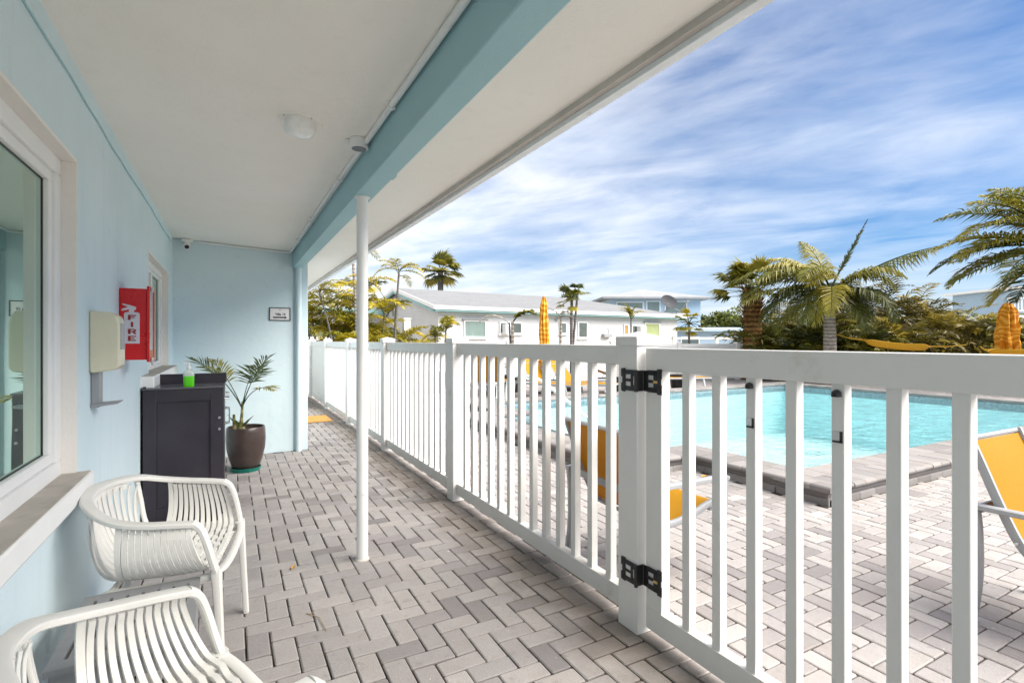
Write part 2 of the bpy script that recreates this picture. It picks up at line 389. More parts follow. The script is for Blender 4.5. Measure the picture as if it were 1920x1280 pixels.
mb = MB(); mb.lathe([(.0, 0), (.042, 0), (.040, .006), (.034, .009), (.0, .009)], 20, (.679, 3.087, .0)); mp(mb, 'column_base', M['trimshade'], smooth=True)

# ------------------------------------------------------------------ things on wall and ceiling
# fire extinguisher box
fb = empty('fire_extinguisher_box', (WX, 3.48, 1.165)); tag(fb, 'red metal fire extinguisher box with a silver FIRE decal on the blue wall', 'extinguisher box')
mb = MB(); mb.box(.001, .125, 0, .20, .008, .40); mb.build('cabinet', M['redm'], fb, bevel=.004)
mb = MB(); mb.box(.125, .138, -.012, .212, -.004, .012); mb.box(.125, .138, -.012, .212, .398, .414); mb.box(.125, .138, -.012, .012, .012, .398); mb.box(.125, .138, .19, .212, .012, .398)
mb.build('door', M['redm'], fb, bevel=.002)
mb = MB(); mb.box(.128, .134, .012, .19, .06, .398); mb.build('door_window', glass('box_window', (.5, .3, .27), .05), fb)
mb = MB(); mb.box(.128, .1345, .012, .19, .012, .0595); mb.build('kick_panel', simple('orange_strip', (.5, .12, .01), .5), fb)
for za, zb in ((-.022, .02), (.385, .41)):
    mb = MB(); mb.box(.139, .150, .03, .05, za, zb); mb.build('lock', M['steel'], fb, bevel=.002)
mb = MB(); y = -.0015
mb.prism([(.022, .098), (.092, .098), (.092, .262), (.084, .268), (.066, .270), (.066, .277), (.076, .285), (.076, .296), (.070, .300), (.045, .308), (.016, .316), (.014, .309), (.040, .298), (.012, .285), (.010, .277), (.018, .276), (.044, .284), (.044, .270), (.030, .268), (.022, .262)], 'y', y, -.0004)
dec = mb.build('decal', M['decal'], fb)
def glyph(mb, ch, x, z, w, h, y0, y1, flip=False):
    """blocky letters drawn in the x-z plane"""
    t = .32
    S = {'F': [(0, t, 0, 1), (t, 1, .78, 1), (t, .8, .42, .62)], 'I': [(.36, .64, 0, 1)],
         'R': [(0, t, 0, 1), (t, .8, .82, 1), (.74, 1, .52, .86), (t, .8, .40, .56), (.6, .85, .18, .42), (.74, 1, 0, .24)],
         'E': [(0, t, 0, 1), (t, 1, .8, 1), (t, .8, .41, .6), (t, 1, 0, .2)]}[ch]
    for a, b, c, d in S: mb.box(x+a*w, x+b*w, y0, y1, z+c*h, z+d*h)
mb = MB()
for ch, z in zip('FIRE', (.226, .188, .150, .112)): glyph(mb, ch, .040, z, .036, .028, -.003, -.0014)
mb.build('lettering', M['decalred'], dec)
# hand sanitiser dispenser
dp = empty('hand_sanitizer_dispenser', (WX, 2.80, .99)); tag(dp, 'cream hand sanitizer dispenser with grey drip tray, on the wall before the red box', 'dispenser')
mb = MB(); mb.prism([(.0, .155), (.012, .150), (.092, .162), (.106, .18), (.106, .36), (.098, .395), (.074, .412), (0, .418)], 'y', 0, .135); mb.build('housing', M['cream'], dp, bevel=.008, seg=3)
mb = MB(); mb.box(.105, .109, .02, .115, .25, .365); mb.build('window', M['alu'], dp, bevel=.002)
mb = MB(); mb.box(.002, .030, .03, .105, .0, .156); mb.prism([(.0, .0), (.095, .012), (.105, .020), (.095, .020), (.0, .014)], 'y', .02, .115); mb.build('bracket', M['alu'], dp, bevel=.002)
mb = MB(); mb.box(.004, .022, .05, .085, .148, .162); mb.build('nozzle', M['cream'], dp, bevel=.003)
# ceiling light
cl = empty('ceiling_lamp', (.292, 2.64, cz(.292))); tag(cl, 'white rounded square lamp fixed to the porch ceiling', 'ceiling lamp')
cl.rotation_euler = (0, R(2.6), R(8))
mb = MB()
def rsq(r, z, n=32, p=.45):
    return [Vector((r*math.copysign(abs(math.cos(a))**p, math.cos(a)), r*math.copysign(abs(math.sin(a))**p, math.sin(a)), z)) for a in [2*math.pi*(k+.5)/n for k in range(n)]]
mb.loft([rsq(.066, 0, 32, .6), rsq(.066, -.020, 32, .6), rsq(.069, -.022, 32, .6), rsq(.068, -.040, 32, .6), rsq(.062, -.055, 32, .65), rsq(.048, -.064, 32, .75), rsq(.025, -.068, 32, .9)]); mb.build('lamp_shade', simple('white_diffuser', (.85, .85, .83), .3), cl, smooth=True)
mb = MB(); mb.lathe([(0, 0), (.098, 0), (.096, -.004), (0, -.004)], 32); mb.build('mounting_plate', M['ceil'], cl, smooth=True)
for a in (20, 100, 200, 290):
    mb = MB(); mb.lathe([(0, -.0045), (.003, -.0045), (.003, -.006), (0, -.006)], 8, (.086*math.cos(R(a)), .086*math.sin(R(a)), 0)); mb.build('screw', M['black'], cl)
# conduit
cd = empty('electrical_conduit', (.602, 2.69, 2.29)); tag(cd, 'white pipe conduit with a round junction box along the blue ceiling beam', 'conduit')
def wl(mb, n, mat, par, **k):
    o = mb.build(n, mat, par, **k); o.matrix_parent_inverse = Matrix.Translation(-par.location) if par.rotation_euler.z == 0 else par.matrix_world.inverted(); return o
mb = MB()
xs = lambda y: .605+.006*math.sin(y*1.1)
mb.tube([(xs(y), y, cz(.6)-.018-.003*math.sin(y*2)) for y in [-3+.2463*i for i in range(24)]], .0135, 10)
mb.tube([(xs(y), y, cz(.6)-.014) for y in [2.74+.2*i for i in range(19)]]+[(.60, 6.44, cz(.6)-.016), (.575, 6.462, cz(.6)-.018)], .0115, 10)
mb.tube([(.59, 6.462, cz(.55)-.018), (.2, 6.464, cz(.2)-.018), (-.3, 6.464, cz(-.3)-.016)], .010, 10)
wl(mb, 'pipe', M['whitepaint'], cd, smooth=True)
mb = MB(); mb.lathe([(0, 0), (.047, 0), (.047, -.042), (.043, -.046), (0, -.046)], 24, (.578, 2.70, cz(.58)-.001)); mb.lathe([(0, -.02), (.016, -.02), (.016, .0), (0, .0)], 10, (.53, 2.73, cz(.58)-.002))
wl(mb, 'junction_box', M['whitepaint'], cd, smooth=True)
mb = MB(); mb.lathe([(0, 0), (.037, 0), (.035, -.003), (0, -.003)], 20, (.578, 2.70, cz(.58)-.0475)); wl(mb, 'cover', simple('grey_cover', (.22, .22, .23), .5), cd, smooth=True)
for y in (1.0, 2.2, 3.35, 4.6, 5.6):
    mb = MB(); x = xs(y); mb.tube([(x-.027, y, cz(.6)-.002), (x-.016, y, cz(.6)-.006), (x-.014, y, cz(.6)-.028), (x, y, cz(.6)-.034), (x+.014, y, cz(.6)-.024)], .008, 6, up=(0, 1, 0), r2=.0018); wl(mb, 'strap', M['whitepaint'], cd)
# security camera
sc = empty('security_camera', (-.40, 6.43, cz(-.4))); tag(sc, 'small white security camera in the far corner of the porch ceiling', 'security camera')
mb = MB(); mb.box(-.05, .05, -.035, .045, -.035, -.001); mb.build('base', M['whitepaint'], sc, bevel=.008)
mb = MB(); mb.tube([(0, 0, -.035), (.0, -.02, -.06), (.0, -.05, -.09)], [.03, .036, .034], 16); mb.build('body', M['whitepaint'], sc, smooth=True)
mb = MB(); mb.tube([(.0, -.0505, -.0905), (.0, -.058, -.097)], .021, 16); mb.build('lens', M['black'], sc, smooth=True)
# sign
sg = empty('room_sign', (.498, 6.479, 1.58)); tag(sg, 'small framed white sign reading Villa 10 above a right-pointing arrow', 'sign')
w, h = .103, .066
mb = MB(); mb.box(-w, w, -.006, -.001, -h, h); mb.build('sign_face', M['signw'], sg)
mb = MB(); t = .008
mb.box(-w-t, w+t, -.012, -.001, h, h+t); mb.box(-w-t, w+t, -.012, -.001, -h-t, -h); mb.box(-w-t, -w, -.012, -.001, -h, h); mb.box(w, w+t, -.012, -.001, -h, h); mb.build('frame', M['ink'], sg)
mb = MB(); mb.prism([(-.072, -.046), (.050, -.046), (.050, -.054), (.074, -.038), (.050, -.022), (.050, -.030), (-.072, -.030)], 'y', -.0075, -.0062); mb.build('arrow', M['ink'], sg)
def text(s, name, size, loc, mat, parent, rx=90):
    c = bpy.data.curves.new(name, 'FONT'); c.body = s; c.size = size; c.extrude = .0006; c.align_x = 'CENTER'; c.offset = .0012
    o = bpy.data.objects.new(name, c); col.objects.link(o)
    me = bpy.data.meshes.new_from_object(o.evaluated_get(bpy.context.evaluated_depsgraph_get())); bpy.data.objects.remove(o)
    me.materials.clear(); me.materials.append(mat)
    o = bpy.data.objects.new(name, me); col.objects.link(o); o.parent = parent; o.location = loc; o.rotation_euler = (R(rx), 0, 0); return o
text('Villa 10', 'lettering', .036, (.004, -.0066, -.014), M['ink'], sg)
mb = MB(); mb.box(-.012, .008, -.0072, -.0062, .044, .052); mb.build('emblem', M['alu'], sg)
# ================================================================== GROUND, PAVING, POOL
PO = (3.1, 2.33, 13.3, 8.97)                 # bounding box of the coping
def frame_quads(mb, X0, X1, Y0, Y1, hx0, hx1, hy0, hy1, z):
    for a, b, c, d in ((X0, X1, Y0, hy0), (X0, X1, hy1, Y1), (X0, hx0, hy0, hy1), (hx1, X1, hy0, hy1)):
        mb.quad((a, c, z), (b, c, z), (b, d, z), (a, d, z))
def ground_mat():
    t = NT('ground_soil'); v = t.tc(); n = t.noise(v, .6, 6, .65); b = t.noise(v, .05, 3)
    c = t.ramp(n, [(.3, (.17, .145, .11)), (.55, (.33, .30, .25)), (.75, (.12, .13, .05))])
    c = t.mix(t.ramp(b, [(.4, 0.), (.6, .5)]), c, (.36, .34, .31))
    return t.end(t.pbr(c, .95, t.bump(n, .5, .03), .1))
mb = MB(); frame_quads(mb, -900, 1400, -900, 1400, 4.1, 13.0, 2.5, 8.8, -.03)
tag(mb.build('ground', ground_mat(), rec=False), kind='structure')
mb = MB(); frame_quads(mb, -.6, 17.5, -3.4, 14.3, 4.1, 13.0, 2.5, 8.8, -.009)
tag(mb.build('paving_bed', M['joint'], rec=False), kind='structure')
def in_coping(x, y, m=.0):
    if not (PO[0]-m < x < PO[2]+m and PO[1]-m < y < PO[3]+m): return False
    if x < 4.04-m and y < 3.68-m: return False
    if x < 3.78-m and y > 7.5+m: return False
    return True
# herringbone of concrete pavers, one chamfered block each
mb = MB(); C = .0938; g = .0030
def paver(x0, x1, y0, y1, near):
    u = (rnd.random(), rnd.random()); dz = rnd.uniform(-.0012, .0012); sx = rnd.uniform(-.0018, .0018); sy = rnd.uniform(-.0018, .0018)
    j = lambda: rnd.uniform(-.0014, .0014)
    x0 += g+j(); x1 -= g+j(); y0 += g+j(); y1 -= g+j(); cx, cy = (x0+x1)/2, (y0+y1)/2
    zt = lambda x, y: dz+(x-cx)*sx*8+(y-cy)*sy*8
    if near:                                # slightly skewed, worn blocks
        ka, kb = rnd.uniform(-.012, .012), rnd.uniform(-.02, .02)
    c = .0055
    if near:
        ch = [(x0+c, y0), (x1-c, y0), (x1, y0+c), (x1, y1-c), (x1-c, y1), (x0+c, y1), (x0, y1-c), (x0, y0+c)]
        k = c*.9
        ti = [(x0+c+k*.4, y0+k), (x1-c-k*.4, y0+k), (x1-k, y0+c+k*.4), (x1-k, y1-c-k*.4), (x1-c-k*.4, y1-k), (x0+c+k*.4, y1-k), (x0+k, y1-c-k*.4), (x0+k, y0+c+k*.4)]
        w_ = lambda q: [(x+(y-cy)*ka+rnd.uniform(-.0007, .0007), y-(x-cx)*ka+rnd.uniform(-.0007, .0007)) for x, y in q]
        ch = w_(ch); ti = w_(ti)
        vs = [(x, y, -.012) for x, y in ch]+[(x, y, zt(x, y)-.0035) for x, y in ch]+[(x, y, zt(x, y)) for x, y in ti]
        fs = [tuple(range(16, 24))]
        for b in (0, 8):
            fs += [(b+i, b+(i+1) % 8, b+8+(i+1) % 8, b+8+i) for i in range(8)]
        mb.add(vs, fs, u)
    else:
        vs = [(x0, y0, -.0085), (x1, y0, -.0085), (x1, y1, -.0085), (x0, y1, -.0085)]
        vs += [(x0+c, y0+c, dz), (x1-c, y0+c, dz), (x1-c, y1-c, dz), (x0+c, y1-c, dz)]
        mb.add(vs, [(4, 5, 6, 7), (0, 1, 5, 4), (1, 2, 6, 5), (2, 3, 7, 6), (3, 0, 4, 7)], u)
NX, NY = int(17.9/C), int(17.4/C)
for i in range(-1, NX):
    for j in range(NY):
        k = (i+j) % 4
        if k not in (0, 3): continue
        x, y = -.60+i*C, -3.2+j*C
        if k == 0: r = (x, x+2*C, y, y+C)
        else: r = (x, x+C, y-C, y+C)
        cx, cy = (r[0]+r[1])/2, (r[2]+r[3])/2
        if in_coping(cx, cy, -.02) or (cx < .8 and cy > 6.55) or cx < -.62: continue
        if cy < -1 and cx > 3: continue
        paver(*r, near=(math.hypot(cx, cy) < 6.5))
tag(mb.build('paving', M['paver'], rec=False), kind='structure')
# pool
mb = MB(); I_ = [(4.41, 2.79), (12.9, 2.79), (12.9, 8.6), (4.15, 8.6), (4.15, 7.5), (4.23, 7.5), (4.23, 7.13), (3.5, 7.13), (3.5, 4.05), (4.41, 4.05)]
n = len(I_); zb = -1.15
for i in range(n):
    a, b = I_[i], I_[(i+1) % n]; mb.quad((*a, zb), (*b, zb), (*b, -.06), (*a, -.06), mi=0); mb.quad((*a, -.06), (*b, -.06), (*b, .098), (*a, .098), mi=1)
mb.add([(3.4, 2.6, zb), (13, 2.6, zb), (13, 8.8, zb), (3.4, 8.8, zb)], [(0, 1, 2, 3)])
mb.box(3.5, 5.3, 4.06, 7.12, zb, -.22, mi=2); mb.box(5.3, 5.65, 4.06, 7.12, zb, -.45, mi=2); mb.box(4.16, 5.0, 7.13, 8.59, zb, -.45, mi=2)
M['shadowband'] = simple('coping_shadow_band', (.20, .27, .30), .2, .3, 20)  # dark band under the coping: its shadow put into the basin wall colour
tag(mb.build('pool_basin', [M['poolplaster'], M['shadowband'], M['tanledge']], rec=False), kind='structure')
mb = MB(); mb.add([(x, y, .035) for x, y in I_], [tuple(range(n))]); tag(mb.build('pool_water', M['water'], rec=False), kind='structure')
cop = MB()
def strip(x0, x1, y0, y1, out):
    """coping strip; out = list of sides facing the deck among 'S','N','W','E' (first = main)"""
    s = out; hor = s in 'SN'; L = (x1-x0) if hor else (y1-y0); Dp = (y1-y0) if hor else (x1-x0)
    def tr(a, d, z):                          # a along, d from the outer edge inward
        if s == 'S': return (x0+a, y0+d, z)
        if s == 'N': return (x0+a, y1-d, z)
        if s == 'W': return (x0+d, y0+a, z)
        return (x1-d, y0+a, z)
    def pro(a0, a1, prof, u):
        m = len(prof); vs = [tr(a0, d, z) for d, z in prof]+[tr(a1, d, z) for d, z in prof]
        cop.add(vs, [tuple(range(m)), tuple(range(2*m-1, m-1, -1))]+[(q, (q+1) % m, m+(q+1) % m, m+q) for q in range(m)], u)
    d1 = Dp*.56; k = max(1, round(L/.16)); w = L/k
    for q in range(k):
        u = (rnd.random(), rnd.random()); e = .003; h = rnd.uniform(-.0015, .0015); o = rnd.uniform(-.004, .004)
        nose = [(.03, .100), (.004+o, .104), (-.010+o, .118), (-.012+o, .132), (-.004+o, .145), (.014, .1505+h), (d1-.004, .1505+h), (d1-.001, .146), (d1-.001, .10)]
        pro(q*w+e, (q+1)*w-e, nose, u)
    k2 = max(1, round(L/.21)); w2 = L/k2
    for q in range(k2):
        u = (rnd.random(), rnd.random()); h = rnd.uniform(-.001, .001)
        pro(q*w2+.003, (q+1)*w2-.003, [(d1+.003, .10), (d1+.003, .146), (d1+.006, .1495+h), (Dp+.012, .1495+h), (Dp+.018, .142), (Dp+.018, .105)], u)
    # kerb courses under the nose
    lo = .0365 if hor else 0; k3 = max(1, round(L/.23)); w3 = L/k3
    for q in range(k3):
        u = (rnd.random(), rnd.random()); pro(max(lo+.002, q*w3+.002), (q+1)*w3-.002, [(.022, -.01), (.022, .040), (.032, .050), (.11, .050), (.11, -.01)], u)
    pro(lo+.004, L, [(.045, .050), (.040, .062), (.040, .078), (.030, .086), (.030, .101), (.12, .101), (.12, .050)], (.02, .5))  # recessed layer in the darkest tone, shadow below the nose put into colour
    pro(lo, L, [(.05, .09), (.02, .139), (.02, .1445), (Dp, .1445), (Dp, .09)], (1.6, .5))
strip(4.04, 13.3, 2.33, 2.79, 'S'); strip(4.04, 4.41, 2.79, 4.05, 'W'); strip(3.1, 4.04, 3.68, 4.05, 'S'); strip(3.1, 3.5, 4.05, 7.13, 'W')
strip(3.1, 4.23, 7.13, 7.5, 'N'); strip(3.78, 4.15, 7.5, 8.6, 'W'); strip(3.78, 13.3, 8.6, 8.97, 'N'); strip(12.9, 13.3, 2.79, 8.6, 'E')
for (a, b, c) in ((4.04, 2.33, 2.80), (3.1, 3.68, 4.06), (3.1, 7.12, 7.5), (3.78, 8.59, 8.97)):
    cop.box(a+.022, a+.12, b+.022, c, -.01, .049, (.3, .5)); cop.box(a+.036, a+.12, b+.036, c, .049, .101, (.02, .5))  # upper box carries the same painted shadow tone around the corner
    kk = max(2, round((c-b)/.155)); ww = (c-b+.012)/kk
    for q in range(kk):
        y0 = b-.012+q*ww+.002; y1 = y0+ww-.004; cop.prism([(a-.012, .108), (a-.012, .138), (a-.004, .148), (a+.008, .1525), (a+.11, .1525), (a+.11, .108)], 'y', y0, y1, uv=(rnd.random(), .5))
cop.box(3.5, 3.9, 7.4, 7.478, -.01, .049, (.5, .5))
tag(cop.build('pool_coping', M['coping'], rec=True), kind='structure')
# handrail into the pool
hr = empty('pool_handrail', (4.62, 8.74, .15)); tag(hr, 'white curved handrail leading down the pool steps', 'handrail')
mb = MB(); q = bez([(0, 0, 0), (.01, -.02, .30), (.04, -.14, .44), (.1, -.5, .47), (.12, -1.1, .42), (.12, -2.9, -.22)], 40); mb.tube(q, .024, 10)
mb.build('rail', M['whitepaint'], hr, smooth=True)
mb = MB(); mb.lathe([(0, 0), (.05, 0), (.045, .01), (.03, .018), (0, .018)], 16); mb.build('escutcheon', M['steel'], hr, smooth=True)

# ================================================================== FENCE AND GATE
FX0, FX1 = 1.55, 1.675; rx0, rx1 = 1.588, 1.636
def post(mb, capb, x0, x1, y0, y1, h=1.285):
    mb.box(x0, x1, y0, y1, 0, h)
    e = .009; xa, xb, ya, yb = x0-e, x1+e, y0-e, y1+e; cx, cy = (x0+x1)/2, (y0+y1)/2
    capb.box(xa, xb, ya, yb, h-.028, h+.012)
    capb.add([(xa, ya, h+.0125), (xb, ya, h+.0125), (xb, yb, h+.0125), (xa, yb, h+.0125), (cx, cy, h+.034)], [(0, 1, 4), (1, 2, 4), (2, 3, 4), (3, 0, 4), (3, 2, 1, 0)])
def fpost(par, x0, x1, y0, y1, h=1.285):
    mb, cb = MB(), MB(); post(mb, cb, x0, x1, y0, y1, h); p = mb.build('post', M['vinyl'], par, bevel=.004); cb.build('cap', M['vinyl'], p, bevel=.003); return p
fence = empty('picket_fence', (0, 0, 0)); tag(fence, 'long white vinyl picket fence between the covered walk and the pool deck', 'fence')
PY = [1.717+2.12*k for k in range(5)]        # near faces of the posts
for y in PY+[12.3]: fpost(fence, FX0, FX1, y, y+.125)
fpost(fence, FX0, FX1, .14, .265); fpost(fence, FX0, FX1, -1.98, -1.855)
def bay(a, b):
    for z0, z1 in ((1.168, 1.258), (.052, .140)):
        mb = MB(); mb.box(rx0-.003, rx1+.003, a, b, z0, z1); mb.build('rail', M['vinyl'], fence, bevel=.003)
    n = 13; sp = (b-a-.038*n)/(n+1); 
    for k in range(n):
        y = a+sp+k*(sp+.038); x = (rx0+rx1)/2; mb = MB(); mb.box(x-.019, x+.019, y, y+.038, .138, 1.170); mb.build('baluster', M['vinyl'], fence, bevel=.002, seg=1)
for k in range(4): bay(PY[k]+.125, PY[k+1])
bay(-1.855, .14)
mb = MB(); mb.box(rx0, rx1, PY[4]+.125, 12.3, 1.168, 1.262); mb.box(rx0, rx1, PY[4]+.125, 12.3, .05, .15); mb.box(rx0+.012, rx1-.012, PY[4]+.125, 12.3, .148, 1.17)
mb.build('solid_panel', M['vinyl'], fence, bevel=.003)
# gate, hung on the near post
gate = empty('fence_gate', (1.61, 1.70, 0), R(-.8)); tag(gate, 'white picket gate with black hinges hung on the near fence post', 'gate')
gw = 1.40
mb = MB(); mb.box(-.026, .026, -gw, .0, 1.150, 1.247); mb.build('top_rail', M['vinyl'], gate, bevel=.003)
mb = MB(); mb.box(-.026, .026, -gw, .0, .038, .132); mb.build('bottom_rail', M['vinyl'], gate, bevel=.003)
for y in (-.092, -gw): 
    mb = MB(); mb.box(-.0245, .0245, y, y+.092, .130, 1.152); mb.build('stile', M['vinyl'], gate, bevel=.003)
gb = []
for k in range(8):
    y = 1.497-.148*k-.036-1.70; mb = MB(); mb.box(-.019, .019, y, y+.038, .130, 1.152); gb.append(mb.build('baluster', M['vinyl'], gate, bevel=.002, seg=1))
def hinge(z):
    mb = MB()
    def pc(xa, xb, a, b, c, d): mb.box(xa, xb, a, b, z+c, z+d)
    xp, xg = -.067, -.032                    # in front of the post face / of the gate face
    for a, b, c, d in ((.088, .108, -.052, .052), (.052, .088, .026, .046), (.052, .088, -.046, -.026), (.040, .052, -.046, .046), (.016, .040, .020, .046), (.016, .040, -.046, -.020), (.108, .116, -.05, -.014), (.108, .116, .014, .05), (.052, .088, -.006, .006)): pc(xp, xp+.0045, a, b, c, d)
    pc(xp, xg+.001, .0095, .0145, -.045, .045)
    for a, b, c, d in ((-.018, .010, -.045, .045), (-.074, -.018, .026, .047), (-.074, -.018, -.047, -.026), (-.060, -.018, -.007, .006), (-.074, -.052, -.047, .047), (-.100, -.074, -.054, -.012), (-.100, -.074, .012, .054), (-.095, -.074, -.012, .012)): pc(xg, xg+.0055, a, b, c, d)
    for yy, xx in ((-.088, xg), (.098, xp)):
        for zz in (-.038, .038): mb.tube([(xx, yy, z+zz), (xx-.004, yy, z+zz)], .005, 8)
    h = mb.build('hinge', M['black'], gate, bevel=.0012, seg=1)
    mb = MB(); mb.tube([(xp-.003, .012, z-.047), (xp-.003, .012, z+.047)], .008, 10); mb.build('hinge_pin', M['black'], h, smooth=True)
    mb = MB(); mb.box(xg-.003, xg-.0003, -.078, -.056, z-.006, z+.004); mb.build('adjuster_tag', simple('brass_tag%.1f' % z, (.6, .42, .15), .4), h)
hinge(1.105); hinge(.262)
for k, zc in ((2, 1.128), (4, 1.128)):
    mb = MB(); y = 1.497-.148*k-.017-1.70
    mb.lathe([(0, 0), (.014, .002), (.013, .016), (.005, .022), (0, .023)], 12, (-.026, y, 1.112)); mb.build('knob', M['black'], gate, smooth=True)
    mb = MB(); mb.box(-.0215, -.0192, y-.014, y+.016, .985, 1.012); c_ = mb.build('catch_plate', M['steel'], gate)
    mb = MB(); mb.box(-.024, -.0217, y-.016, y-.008, .980, 1.012); mb.box(-.024, -.0217, y-.016, y+.014, .978, .983); mb.build('catch_spring', M['black'], c_)
# fence along the far side of the deck, then slanting off to the right
def solid_fence(name, a, b, n, h, label, open_=False, group=None):
    a, b = Vector(a), Vector(b); d = (b-a); L = d.length; rz = math.atan2(d.y, d.x)
    fe = empty(name, a, rz); tag(fe, label, 'fence', group); w = L/n
    for k in range(n+1): fpost(fe, k*w-.06, k*w+.06, -.06, .06, h+.04)
    for k in range(n):
        x0, x1 = k*w+.06, (k+1)*w-.06; mb = MB()
        mb.box(x0, x1, -.025, .025, h-.10, h); mb.box(x0, x1, -.025, .025, .04, .14)
        if open_: mb.box(x0, x1, -.02, .02, h-.42, h-.30); mb.box(x0, x1, -.02, .02, h-.72, h-.6)
        else: mb.box(x0, x1, -.014, .014, .138, h-.098)
        mb.build('panel', M['vinyl'], fe, bevel=.003)
    return fe
solid_fence('privacy_fence', (1.72, 13.62, 0), (10.6, 12.9, 0), 5, 1.20, 'white solid fence behind the loungers along the far side of the deck')
solid_fence('privacy_fence', (10.85, 12.85, 0), (16.5, 10.7, 0), 3, 1.17, 'white solid fence slanting away to the right behind the pool corner')
solid_fence('rail_fence', (15.5, 17.6, 0), (22.5, 14.2, 0), 4, 1.42, 'white three-rail fence in front of the low pale blue roof', True)
# ================================================================== FURNITURE
def ribbon(mb, pts, wd, w, th):
    """flat strip: width along wd, thickness along the normal"""
    pts = [Vector(p) for p in pts]; wd = Vector(wd).normalized(); n = len(pts); rings = []
    wl_ = w if isinstance(w, (list, tuple)) else [w]*n
    for i, p in enumerate(pts):
        t = (pts[min(i+1, n-1)]-pts[max(i-1, 0)]).normalized(); nn = t.cross(wd).normalized(); a = wd*(wl_[i]/2); b = nn*(th/2); e = .6
        rings.append([p-a-b*e, p-a*.9-b, p+a*.9-b, p+a-b*e, p+a+b*e, p+a*.9+b, p-a*.9+b, p-a+b*e])
    mb.loft(rings)
def resin_chair(loc, rz, label):
    ch = empty('garden_armchair', loc, rz); tag(ch, label, 'armchair', 'white slatted resin armchairs')
    mb = MB(); X = [-.068+.0236*k for k in range(11)]
    rim = lambda s: [(.185, s*.298, .620), (.10, s*.307, .628), (-.02, s*.313, .638), (-.125, s*.298, .655), (-.215, s*.243, .682), (-.278, s*.152, .694), (-.303, s*.06, .701)]
    full = bez(rim(1)+[(-.306, 0, .703)]+rim(-1)[::-1], 60)
    wd_ = [.0215+.006*max(0, 1-abs(i-30)/22) for i in range(61)]
    mb.tube(full, wd_, 12, r2=[.0105]*61, pw=.55)
    ribbon(mb, [p+Vector((.004 if abs(p.y) < .2 else 0, 0, -.026)) for p in full[20:41]], (0, 0, 1), .030, .010)
    # side ribs: arm - seat - other arm
    for k, x in enumerate(X):
        xs_ = -.072+(x+.068)*1.30; fz = .012*((xs_-.05)/.17)**2; xm = lambda f: x+(xs_-x)*f
        half = [(x, .305, .628-(x+.1)*.06), (xm(.12), .322, .575), (xm(.5), .316, .505), (xm(.85), .272, .446), (xs_, .205, .424+fz), (xs_, .11, .414+fz)]
        path = bez(half+[(xs_, 0, .411+fz)]+[(a, -b, c) for a, b, c in half[::-1]], 44)
        path = [Vector((p.x, p.y, p.z+(.0042 if (round((p.y+.25)/.034)+k) % 2 else -.0042)*(1 if abs(p.y) < .2 else 0))) if k > 3 else p for p in path]
        ribbon(mb, path, (1, 0, 0), [.0185+.006*max(0, 1-abs(i_-22)/14) for i_ in range(45)], .0105)
    # back slats running down into the seat
    for j in range(-6, 7):
        y = j*.0335; f = abs(j)/6; top = (-.302+.085*f**2, y*1.16, .680-.022*f**2)
        low = [(-.290+.06*f*f, y*1.14, .62), (-.262+.035*f*f, y*1.08, .54), (-.222+.015*f*f, y*1.03, .470), (-.165, y, .428)]
        path = bez([top]+low+[(-.08, y*.98, .417), (.06, y*.97, .413), (.20, y*.97, .418), (.25, y*.96, .412)], 40)
        ribbon(mb, path, (0, 1, 0), [.0275 if p.x < -.12 else .0235 for p in path], .0085)
    for s in (1, -1):                        # borders beside the corner windows, front borders
        ribbon(mb, bez([(-.228, s*.232, .680), (-.212, s*.240, .59), (-.19, s*.232, .50), (-.15, s*.215, .437), (-.12, s*.2, .42)], 16), (.4, s*1, 0), .024, .012)
        ribbon(mb, bez([(-.092, s*.306, .645), (-.092, s*.322, .58), (-.092, s*.314, .505), (-.095, s*.268, .445), (-.10, s*.2, .424)], 16), (1, 0, 0), .024, .012)
        mb.tube(bez([(.180, s*.298, .622), (.212, s*.300, .600), (.238, s*.302, .545), (.258, s*.292, .475), (.272, s*.276, .425)], 14), .019, 10, r2=.0135, pw=.65)
        mb.tube(bez([(.27, s*.27, .415), (.10, s*.262, .398), (-.08, s*.252, .392), (-.17, s*.243, .384), (-.225, s*.240, .345)], 16), .013, 10, r2=.014, pw=.7)
    mb.tube(bez([(.272, .272, .428), (.285, .2, .418), (.288, .1, .408), (.289, 0, .405), (.288, -.1, .408), (.285, -.2, .418), (.272, -.272, .428)], 24), .020, 10, r2=.009, pw=.75)
    mb.tube([(-.15, .24, .392), (-.15, -.24, .392)], .012, 8)
    mb.build('seat_shell', M['plastic'], ch, smooth=True, ang=33)
    for s in (1, -1):
        l = MB(); l.tube(bez([(.268, s*.274, .44), (.276, s*.279, .34), (.287, s*.284, .17), (.298, s*.289, .0)], 10), [.024, .023, .021, .020, .019, .018, .017, .017, .016, .016, .0155], 10, up=(0, 1, 0), pw=.7); l.build('leg', M['plastic'], ch, smooth=True)
        l = MB(); l.tube(bez([(-.215, s*.241, .352), (-.248, s*.245, .31), (-.276, s*.255, .20), (-.31, s*.268, .0)], 10), .0165, 10, up=(0, 1, 0), r2=.0145, pw=.7); l.build('leg', M['plastic'], ch, smooth=True)
    for o in [x for x in bpy.data.objects if x.parent == ch]: o.data.transform(Matrix.Diagonal((.80, 1, 1, 1)))
    return ch
resin_chair((-.215, 2.50, 0), R(-9), 'white slatted plastic armchair in front of the dark cabinet, farther of the two')
resin_chair((-.115, 1.275, 0), R(23), 'white slatted plastic armchair cut off by the bottom edge, nearest to the camera')
